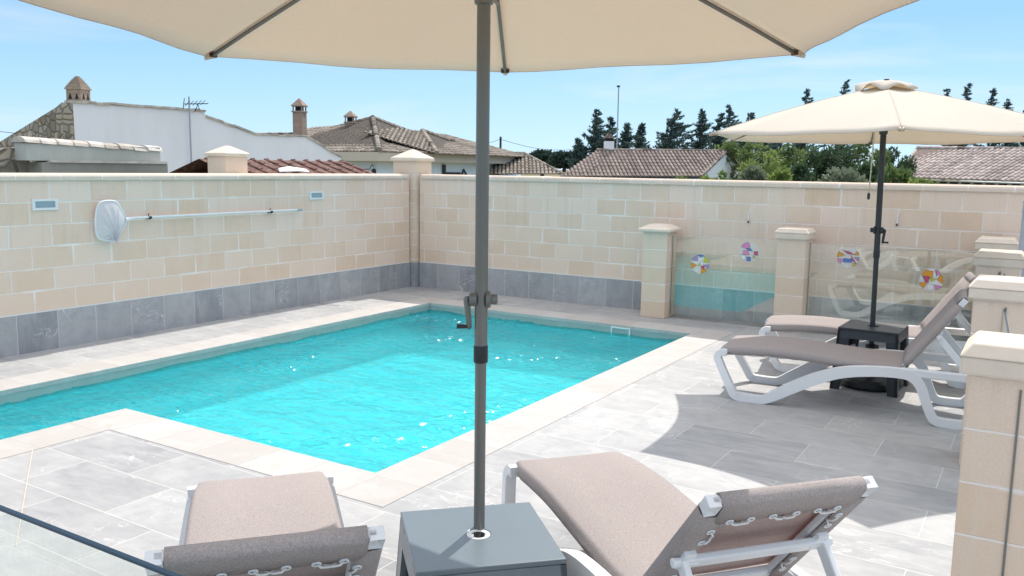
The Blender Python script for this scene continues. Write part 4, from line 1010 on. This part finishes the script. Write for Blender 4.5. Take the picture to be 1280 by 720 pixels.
# ---- house 2: hipped roof, two brick chimneys
D2 = 40.0
cE = deep(474, 190, D2); XH = cE.x; YH = cE.y; zE = cE.z
eR = on_x(644, 198.5, XH); eL = on_y(330, 190, YH)
h2 = thing('hip_roof_house', 'white house with grey lichen-covered hip roof and cream cornice, left of the near pole', 'house', (XH, YH, 0)); O = Vector((XH, YH, 0))
ap2 = Vector((-4.6, 4.6, 0)); tpx = on_x(466, 147.5, XH-4.6); ap2 = Vector((-4.6, tpx.y-O.y, tpx.z))
Ly = eR.y-O.y
wA = on_x(528, 163.5, XH-2.6)-O          # top of the projecting wing's hip
wC = on_x(545, 191.5, XH+.3)-O; wC.z = zE
far = on_x(642, 196, XH-2.6)-O
m = MB()
roof_facet(m, (0, 0, zE), (0, Ly+2, zE), None, .22, .42, .09, ap2, (ap2.x, Ly-1.0, ap2.z-1.2))
bl = on_y(391, 167, YH+ap2.y*.92)-O; zw = on_y(385, 169, YH+1.6).z
roof_facet(m, (bl.x+.6, 0, zE), (0, 0, zE), None, .22, .42, .09, bl, ap2)
roof_facet(m, (bl.x-9, -.35, zE), (bl.x+1.6, -.35, zE), None, .22, .42, .09, (bl.x-9, 1.6, zw), (bl.x+1.6, 1.6, zw))
roof_facet(m, (bl.x+1.6, 3.6, zE), (bl.x-9, 3.6, zE), None, .22, .42, .09, (bl.x+1.6, 1.6, zw), (bl.x-9, 1.6, zw))
roof_facet(m, (.35, wC.y, zE-.02), (.35, Ly+1.2, zE-.02), None, .22, .42, .09, (wA.x, wA.y, wA.z), (wA.x, Ly+.3, zE+.25))
roof_facet(m, (wA.x, wC.y-2.2, zE+1.0), (.35, wC.y-.02, zE-.02), None, .22, .42, .09, (wA.x-.5, wA.y-1.5, wA.z), wA)
m.build('roof', M['tile_grey'], h2)
ridge(h2, M['tile_grey'], (0, 0, zE+.1), ap2+Vector((0, 0, .05)), .13); ridge(h2, M['tile_grey'], ap2, (ap2.x, Ly-1.0, ap2.z-1.2), .13); ridge(h2, M['tile_grey'], ap2, bl, .13); ridge(h2, M['tile_grey'], (bl.x-9, 1.6, zw+.03), (bl.x+1.6, 1.6, zw+.03), .13); ridge(h2, M['tile_grey'], wA, (.35, wC.y, zE+.06), .13); ridge(h2, M['tile_grey'], wA, (wA.x, Ly+.3, zE+.3), .13)
m = MB(); m.box(-.55, -.02, .5, Ly+1.8, zE-.42, zE+.0); m.box(-16, -.02, -.03, .5, zE-.42, zE+.0); m.build('cornice', M['cornice'], h2)
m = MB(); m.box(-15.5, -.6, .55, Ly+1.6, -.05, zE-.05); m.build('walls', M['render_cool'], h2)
def lamp(px, py, x, par, O):
    p = on_x(px, py, x)-O; m = MB()
    m.tube([p+Vector((-.25, 0, -.02)), p+Vector((.05, 0, -.02)), p+Vector((.12, .02, .12)), p+Vector((.12, .12, .2)), p+Vector((.12, .22, .08))], .02, 6); m.lathe([(.03, .0), (.11, -.05), (.10, -.28), (.03, -.32)], p+Vector((.12, .22, .02)), 8); m.build('wall_lantern', M['iron'], par)
lamp(461, 211, XH-.6, h2, O); lamp(616, 212, XH-.6, h2, O)
m = MB(); p = on_x(553, 214, XH-.55)-O; m.box(p.x, p.x+.05, p.y, p.y+.25, p.z-.5, p.z+.35); m.box(p.x, p.x+.05, p.y+.3, p.y+1.6, p.z-.5, p.z-.05); m.tube([p+Vector((.03, 1.7, -.3)), p+Vector((.03, 1.9, .1)), p+Vector((.03, 2.3, -.3))], .05, 6); m.build('window_grille', M['iron'], h2)
def brick_chimney(cx, py_base, py_ledge, py_top, hw_px, depth, mat, label_part, par, O):
    k = depth/F; p = deep(cx, py_base, depth)-O; H = (py_base-py_ledge)*k; T = (py_top)*k
    mb = MB(); hw = hw_px*k
    mb.box(-hw, hw, -hw, hw, -1.5, H); mb.box(-hw*1.18, hw*1.18, -hw*1.18, hw*1.18, H, H+1.6*k)
    for sx in (-1, 1):
        for sy in (-1, 1): mb.box(sx*hw-(.22*hw if sx > 0 else 0), sx*hw+(.22*hw if sx < 0 else 0), sy*hw-(.22*hw if sy > 0 else 0), sy*hw+(.22*hw if sy < 0 else 0), H+1.6*k, H+7*k)
    mb.box(-hw*1.2, hw*1.2, -hw*1.2, hw*1.2, H+7*k, H+8.5*k); mb.frustum(-hw*1.2, hw*1.2, -hw*1.2, hw*1.2, H+8.5*k, -.03, .03, -.03, .03, T)
    o = mb.build('chimney', mat, par); o.location = p; o.rotation_euler = (0, 0, R(20))
    mb = MB(); mb.box(-hw*.6, hw*.6, -hw*.6, hw*.6, H+1.7*k, H+7*k); mb.build('flue_opening', M['void'], o)
brick_chimney(375, 167, 141, 43, 6.4, 42, M['chim_pink'], '', h2, O)
brick_chimney(438.5, 158, 154, 19, 5.6, 46, M['chim'], '', h2, O)

# ---- low hipped roof between house 2 and house 3
b = deep(640, 216, 48); h5 = thing('low_roof_house', 'low tiled hip roof just right of the near umbrella pole', 'house', (b.x, b.y, 0)); O = Vector((b.x, b.y, 0))
e0, e1 = deep(612, 218, 48)-O, deep(704, 218, 48)-O; t0, t1 = deep(620, 192, 51)-O, deep(655, 192, 51)-O
m = MB(); roof_facet(m, e0, e1, None, .22, .42, .09, t0, t1); m.build('roof', M['tile_grey'], h5)
ridge(h5, M['tile_grey'], t1, e1, .12); ridge(h5, M['tile_grey'], t0, t1, .12)
m = MB(); bk = (e1-e0).normalized(); nb = Vector((-bk.y, bk.x, 0)); q0, q1 = e0+bk*.5+nb*.4, e1-bk*.5+nb*.4
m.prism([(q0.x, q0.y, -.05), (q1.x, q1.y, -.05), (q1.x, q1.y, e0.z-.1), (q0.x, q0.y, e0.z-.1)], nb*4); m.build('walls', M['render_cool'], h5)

# ---- house 3: gable roof with white gable end, chimney and antenna pole
D3 = 42
e0, e1 = deep(700, 221, D3), deep(876, 221, D3+.5); t0, t1 = deep(746, 188, D3+3.2), deep(908, 189.5, D3+3.7); g1 = deep(939, 224, D3+7)
h3 = thing('gable_house', 'house with brown tiled roof and white gable end, in the middle behind the wall', 'house', (e0.x, e0.y, 0)); O = Vector((e0.x, e0.y, 0))
m = MB(); roof_facet(m, e0-O, e1-O, None, .20, .42, .085, t0-O, t1-O); m.build('roof', M['tile_brown'], h3)
ridge(h3, M['tile_brown'], t0-O, t1-O, .11); ridge(h3, M['tile_brown'], e1-O+Vector((0, 0, .03)), t1-O, .07)
m = MB(); pe, pg = e1-O, g1-O; pt = t1-O; dn = Vector((0, 0, -.14)); inn = (t0-t1).normalized()
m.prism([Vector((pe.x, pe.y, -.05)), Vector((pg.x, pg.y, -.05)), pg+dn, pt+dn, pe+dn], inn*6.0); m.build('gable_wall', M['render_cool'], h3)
m = MB(); m.quad(pt+Vector((0, 0, -.02))-inn*.15, pg-inn*.15, pg+inn*6.5, pt+inn*6.5+Vector((0, 0, -.02))); m.build('back_roof', M['tile_brown'], h3, solid=.1)
p = deep(761, 187, D3+3.4)-O; k = D3/F
m = MB(); m.box(-6.3*k, 6.3*k, -6*k, 6*k, -.6, 11*k); o = m.build('chimney', M['render_white'], h3); o.location = p; o.rotation_euler = (0, 0, YAW)
m = MB(); m.box(-5*k, 5*k, -5*k, 5*k, 11.02*k, 15*k); m.build('flue_opening', M['void'], o)
m = MB(); m.frustum(-7*k, 7*k, -7*k, 7*k, 15*k, -2*k, 2*k, -7*k, 7*k, 21*k); m.build('tile_cowl', M['tile_brown'], o)
p = deep(771, 188, D3+4); ap_ = thing('antenna_pole', 'very thin tall antenna pole rising behind the white chimney', 'antenna', (p.x, p.y, 0)); tz = deep(771, 110, D3+4).z
m = MB(); m.tube([(0, 0, 0), (0, 0, tz)], .035, 6); m.build('mast', M['steel'], ap_); m = MB(); m.box(-.09, .05, -.05, .05, tz, tz+.09); m.build('tip', M['iron'], ap_)

# ---- house 4: pinkish tiled roof at right with rafter ends
D4 = 40
e0, e1 = deep(1121, 222.5, D4+4), deep(1420, 232, D4-6); t0, t1 = deep(1147, 185, D4+7.5), deep(1420, 188, D4-2)
h4 = thing('pink_roof_house', 'white house with pinkish tiled roof and dark rafter ends, behind the far umbrella at right', 'house', (e0.x, e0.y, 0)); O = Vector((e0.x, e0.y, 0))
m = MB(); roof_facet(m, e0-O, e1-O, None, .285, .44, .115, t0-O, t1-O); m.build('roof', M['tile_pink'], h4)
ridge(h4, M['tile_pink'], t0-O, t1-O, .11); ridge(h4, M['tile_pink'], e0-O, t0-O, .08)
ev = (e1-e0).normalized(); nb = Vector((-ev.y, ev.x, 0)); L_ = (e1-e0).length
m = MB(); q0, q1 = e0-O+nb*.5+ev*.4, e1-O+nb*.5
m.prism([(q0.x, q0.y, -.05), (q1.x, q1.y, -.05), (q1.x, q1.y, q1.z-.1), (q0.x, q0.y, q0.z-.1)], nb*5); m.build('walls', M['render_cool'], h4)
m = MB(); p = e0-O+Vector((0, 0, -.09)); m.add([p, p+ev*L_, p+ev*L_+nb*.04, p+nb*.04, p+Vector((0,0,.05)), p+ev*L_+Vector((0,0,.05)), p+ev*L_+nb*.04+Vector((0,0,.05)), p+nb*.04+Vector((0,0,.05))], [[3,2,1,0],[4,5,6,7],[0,1,5,4],[1,2,6,5],[2,3,7,6],[3,0,4,7]]); m.build('gutter', M['render_grey'], h4)
nr_ = int(L_/.62); raf = None
for i in range(nr_):
    p = e0-O+ev*(.6+i*.62)+Vector((0, 0, -.20))+nb*.06
    if raf is None:
        m = MB(); m.prism([(-.06, 0, 0), (.06, 0, 0), (.06, 0, .11), (-.06, 0, .11)], nb*.5); o = m.build('rafter_end', M['wood'], h4); raf = o
    else: o = raf.copy(); COL.objects.link(o); o.parent = h4
    o.location = p

# ---- utility pole with wires
b = deep(625.5, 196, 70); up = thing('utility_pole', 'distant utility pole with wires beside the near umbrella pole', 'pole', (b.x, b.y, 0)); O = Vector((b.x, b.y, 0)); tz = deep(625.5, 171, 70).z
m = MB(); m.tube([(0, 0, 0), (0, 0, tz)], .09, 8); m.build('pole', M['iron'], up)
m = MB(); e_ = deep(720, 187, 74)-O; f_ = deep(560, 178, 66)-O
for q in (e_, f_): m.tube([(Vector((0, 0, tz-.2)).lerp(q, i/6) - Vector((0, 0, .35*math.sin(math.pi*i/6)))) for i in range(7)], .018, 5)
m.build('wire', M['iron'], up)
p = deep(-40, 160, 60); q = deep(60, 171, 60); m = MB(); m.tube([(0, 0, 0), q-p], .02, 5); o = m.build('power_line', M['iron']); o.location = p; tag(o, 'thin dark power line crossing the sky at the left edge', 'wire')

# ================================================================== TREES AND BUSHES
def leaf(mb, p, d, size, rnd, tint, asp=.45):
    d = d.normalized(); s = d.cross(Vector((rnd.uniform(-1, 1), rnd.uniform(-1, 1), rnd.uniform(-1, 1))))
    if s.length < 1e-3: return
    s.normalize(); s *= size*asp*.5; m_ = p+d*size*.45
    mb.add([p, m_+s, p+d*size, m_-s], [[0, 1, 2, 3]], 0, tint)
def conifer(px, py_top, py_base, depth, half_w, lean, label, seed, mat='conifer', dense=1.0):
    rnd = random.Random(seed); k = depth/F; tip = deep(px+lean, py_top, depth); foot = deep(px, py_base, depth); z0 = 0.0
    t = thing('cypress_tree', label, 'tree', (foot.x, foot.y, z0), 0, 'windswept dark trees behind the houses'); top = tip-Vector((foot.x, foot.y, z0)); H = top.z
    axis = lambda u: Vector((top.x*u**2.2, top.y*u**2.2, H*u))
    m = MB(); m.tube([axis(0), axis(.3), axis(.6), axis(.8), axis(.97)], [.18, .13, .09, .05, .02], 7); m.build('trunk', M['bark'], t)
    uv_ = min(.93, max(.2, foot.z/H)); lo = uv_*.72; m = MB(); Rm = half_w*k
    wind = Vector((RT.x, RT.y, 0)).normalized(); nb_ = int(85*dense)
    for i in range(nb_):
        u = lo+(1-lo)*(i+rnd.random())/nb_; th = rnd.uniform(0, 2*math.pi); w_ = min(1.0, 1.12*(1-u)/(1-uv_))**1.05
        Lb = Rm*w_*rnd.choice((.45, .7, .9, 1.0, 1.25))*rnd.uniform(.7, 1.1)+1.6*k; out = Vector((math.cos(th), math.sin(th), rnd.uniform(-.1, .40))) + wind*.35
        p = axis(u); nt = max(3, int(Lb/(1.4*k))); bt = rnd.uniform(-.1, .6)
        for j in range(nt):
            s_ = (j+.5)/nt; c = p+out*(Lb*s_)+Vector((0, 0, .16*Lb*s_*s_)); sp = k*1.9*(1.25-s_)*min(1, .35+w_)
            for _ in range(7):
                dd = out*.7+Vector((rnd.gauss(0, .45), rnd.gauss(0, .45), rnd.uniform(-.1, .8)))+wind*.35
                leaf(m, c+Vector((rnd.gauss(0, 1), rnd.gauss(0, 1), rnd.gauss(0, .7)))*sp, dd, k*rnd.uniform(2.2, 5.0), rnd, min(1, max(0, bt+rnd.uniform(-.2, .4))), .34)
    m.build('crown', M[mat], t)
    return t
C = [ (742, 139, 205, 78, 35, 4, 'tall dark windswept tree left of the white chimney'), (722, 175, 208, 78, 17, 0, 'low dark tree at the left foot of the tallest tree, behind the brown roof'), (757, 148, 200, 80, 15, 6, 'narrow dark treetop close behind the white chimney'), (779, 155, 195, 78, 18, 4, 'dark pointed tree just right of the antenna pole'), (794, 156, 195, 80, 11, 8, 'slim leaning dark treetop, second right of the antenna pole'),
      (832, 138, 192, 78, 31, 14, 'dark leaning tree standing alone above the ridge of the brown roof'), (873, 139, 195, 78, 20, 4, 'dark upright treetop above the gable peak'), (893, 143, 200, 80, 31, 8, 'broad dark tree between the upright treetop and the far umbrella'), (909, 134, 195, 82, 18, 2, 'tall spiky dark treetop left of the far umbrella edge'), (926, 142, 195, 80, 18, 12, 'dark leaning treetop nearest the left edge of the far umbrella'), (950, 150, 200, 84, 17, 6, 'small dark treetop showing just over the far umbrella edge'),
      (1000, 113, 200, 88, 24, 8, 'dark windswept tree over the left slope of the far umbrella'), (1045, 101, 200, 88, 25, 13, 'highest dark leaning treetop left of the umbrella vent'), (968, 147, 200, 86, 17, 4, 'low dark treetop behind the left slope of the far umbrella'), (1181, 112, 200, 86, 14, 2, 'small dark treetop right of the umbrella vent'), (1200, 106, 200, 86, 24, 10, 'rounded leaning dark treetop right of the umbrella vent'), (1234, 112, 205, 88, 28, 6, 'spiky dark tree over the right slope of the far umbrella'), (1256, 126, 210, 86, 20, 2, 'dark treetop near the right edge, over the umbrella'), (1278, 138, 210, 84, 28, 4, 'dark tree cut by the right edge of the picture') ]
for i, (px, pt, pb, dp, hw_, ln, lab) in enumerate(C): conifer(px, pt, pb, dp, hw_, ln, lab, 100+i)
for px, pt, dp, w_, lab, sd_ in ((678, 193, 150, 16, 'distant rounded pine at left of the pair on the skyline', 1), (705, 195, 140, 17, 'distant rounded pine at right of the pair on the skyline', 2)):
    rnd = random.Random(sd_); k = dp/F; c0 = deep(px, pt+8, dp); t = thing('stone_pine', lab, 'tree', (c0.x, c0.y, 0), 0, 'distant pines'); zc = c0.z
    m = MB(); m.tube([(0, 0, 0), (.1, 0, zc)], [.4, .25], 8); m.build('trunk', M['bark'], t); m = MB()
    for _ in range(1500):
        th = rnd.uniform(0, 2*math.pi); ph = rnd.uniform(-.9, 1.2); rr = w_*k*(rnd.uniform(.6, 1))
        d_ = Vector((math.cos(th)*math.cos(ph), math.sin(th)*math.cos(ph), math.sin(ph)*.62)); leaf(m, Vector((0, 0, zc))+d_*rr, d_+Vector((0, 0, .5))+Vector((rnd.gauss(0, .5), rnd.gauss(0, .5), 0)), k*rnd.uniform(4, 8), rnd, min(1, .3+.5*rnd.random()), .7)
    m.build('crown', M['pine'], t)
def bush(px, py_top, py_bot, depth, half_w, mat, label, seed, n=26, per=90, size=.17, asp=.5, name='bush', spread=.5):
    rnd = random.Random(seed); k = depth/F; c0 = deep(px, (py_top+py_bot)/2, depth); t = thing(name, label, 'bush', (c0.x, c0.y, 0), 0, 'green shrubs behind the back wall')
    rx = half_w*k; ztop = deep(px, py_top, depth).z; zbot = min(.5, deep(px, py_bot, depth).z-.8); hz_ = (ztop-zbot)/2; zc = (ztop+zbot)/2
    m = MB(); 
    for j in range(5): m.tube([(rnd.gauss(0, .1), rnd.gauss(0, .1), 0), (rnd.gauss(0, .3)*rx, rnd.gauss(0, .3)*rx, zc*.7), (rnd.gauss(0, .5)*rx, rnd.gauss(0, .5)*rx, ztop*.85)], [.05, .035, .012], 6)
    m.build('stems', M['bark'], t); m = MB()
    for i in range(n):
        while True:
            v = Vector((rnd.uniform(-1, 1), rnd.uniform(-1, 1), rnd.uniform(-1, 1)))
            if .25 < v.length < 1: break
        v = v.normalized()*rnd.uniform(.55, .92); c = Vector((v.x*rx, v.y*rx*.8, zc+v.z*hz_)); br = rx*rnd.uniform(.22, .40); bt = rnd.uniform(-.2, .45)
        for _ in range(per):
            d_ = Vector((rnd.gauss(0, 1), rnd.gauss(0, 1), rnd.gauss(0, 1))); d_.normalize()
            p = c+d_*br*rnd.uniform(.3, 1.0); leaf(m, p, d_+Vector((0, 0, spread))+Vector((rnd.gauss(0, .4), rnd.gauss(0, .4), 0)), size*rnd.uniform(.6, 1.4), rnd, min(1, max(0, bt+.35+.45*rnd.random())), asp)
    m.build('foliage', M[mat], t)
BU = [ (905, 172, 200, 50, 20, 'bush_light', 'pale green bush peeping over the ridge of the brown roof'), (922, 172, 222, 46, 26, 'bush_mid', 'green bush right of the white gable peak'), (955, 182, 225, 38, 30, 'bush_light', 'light green bush right of the gable, left of the dark shrubs'), (985, 178, 224, 40, 26, 'bush_mid', 'mid green leafy bush under the left edge of the far umbrella'), (1015, 176, 226, 42, 32, 'bush_dark', 'dark green shrub left of the far umbrella pole'), (1048, 176, 226, 42, 28, 'bush_dark', 'dark green tree-like shrub close left of the pull cord'), (1085, 176, 226, 40, 30, 'bush_mid', 'mid green bush behind the far umbrella pole'), (1120, 182, 226, 44, 22, 'bush_dark', 'dark green shrub left of the pink roof'),
       (1055, 212, 230, 30, 26, 'bush_olive', 'grey-green olive-like bush just over the wall, left of the umbrella pole'), (945, 207, 228, 32, 18, 'bush_olive', 'grey-green bush beside the white gable foot'), (975, 213, 230, 28, 14, 'bush_light', 'low yellow-green bush on the wall line under the umbrella edge'), (1118, 211, 232, 28, 24, 'bush_mid', 'leafy bush right of the umbrella pole, just over the wall'), (1150, 219, 234, 26, 16, 'bush_light', 'light green sprigs in front of the pink-roofed house'), (1088, 207, 230, 33, 18, 'bush_dark', 'dark low bush directly behind the umbrella pole'), (1000, 205, 228, 34, 18, 'bush_dark', 'dark low bush in shade between the olive bush and the gable') ]
for i, (px, pt, pb, dp, hw_, mt, lab) in enumerate(BU): bush(px, pt, pb, dp, hw_, mt, lab, 300+i)
for i, (px, pt, dp, hw_, lab) in enumerate(((852, 215.5, 24, 22, 'flat bright green creeper along the eave of the brown roof'), (882, 217, 23, 13, 'bright green creeper tuft next to the gable wall'), (903, 214, 23, 14, 'bright green creeper mound against the white gable wall'))):
    bush(px, pt, 232, dp, hw_, 'bush_light', lab, 400+i, 22, 70, .10, .5)
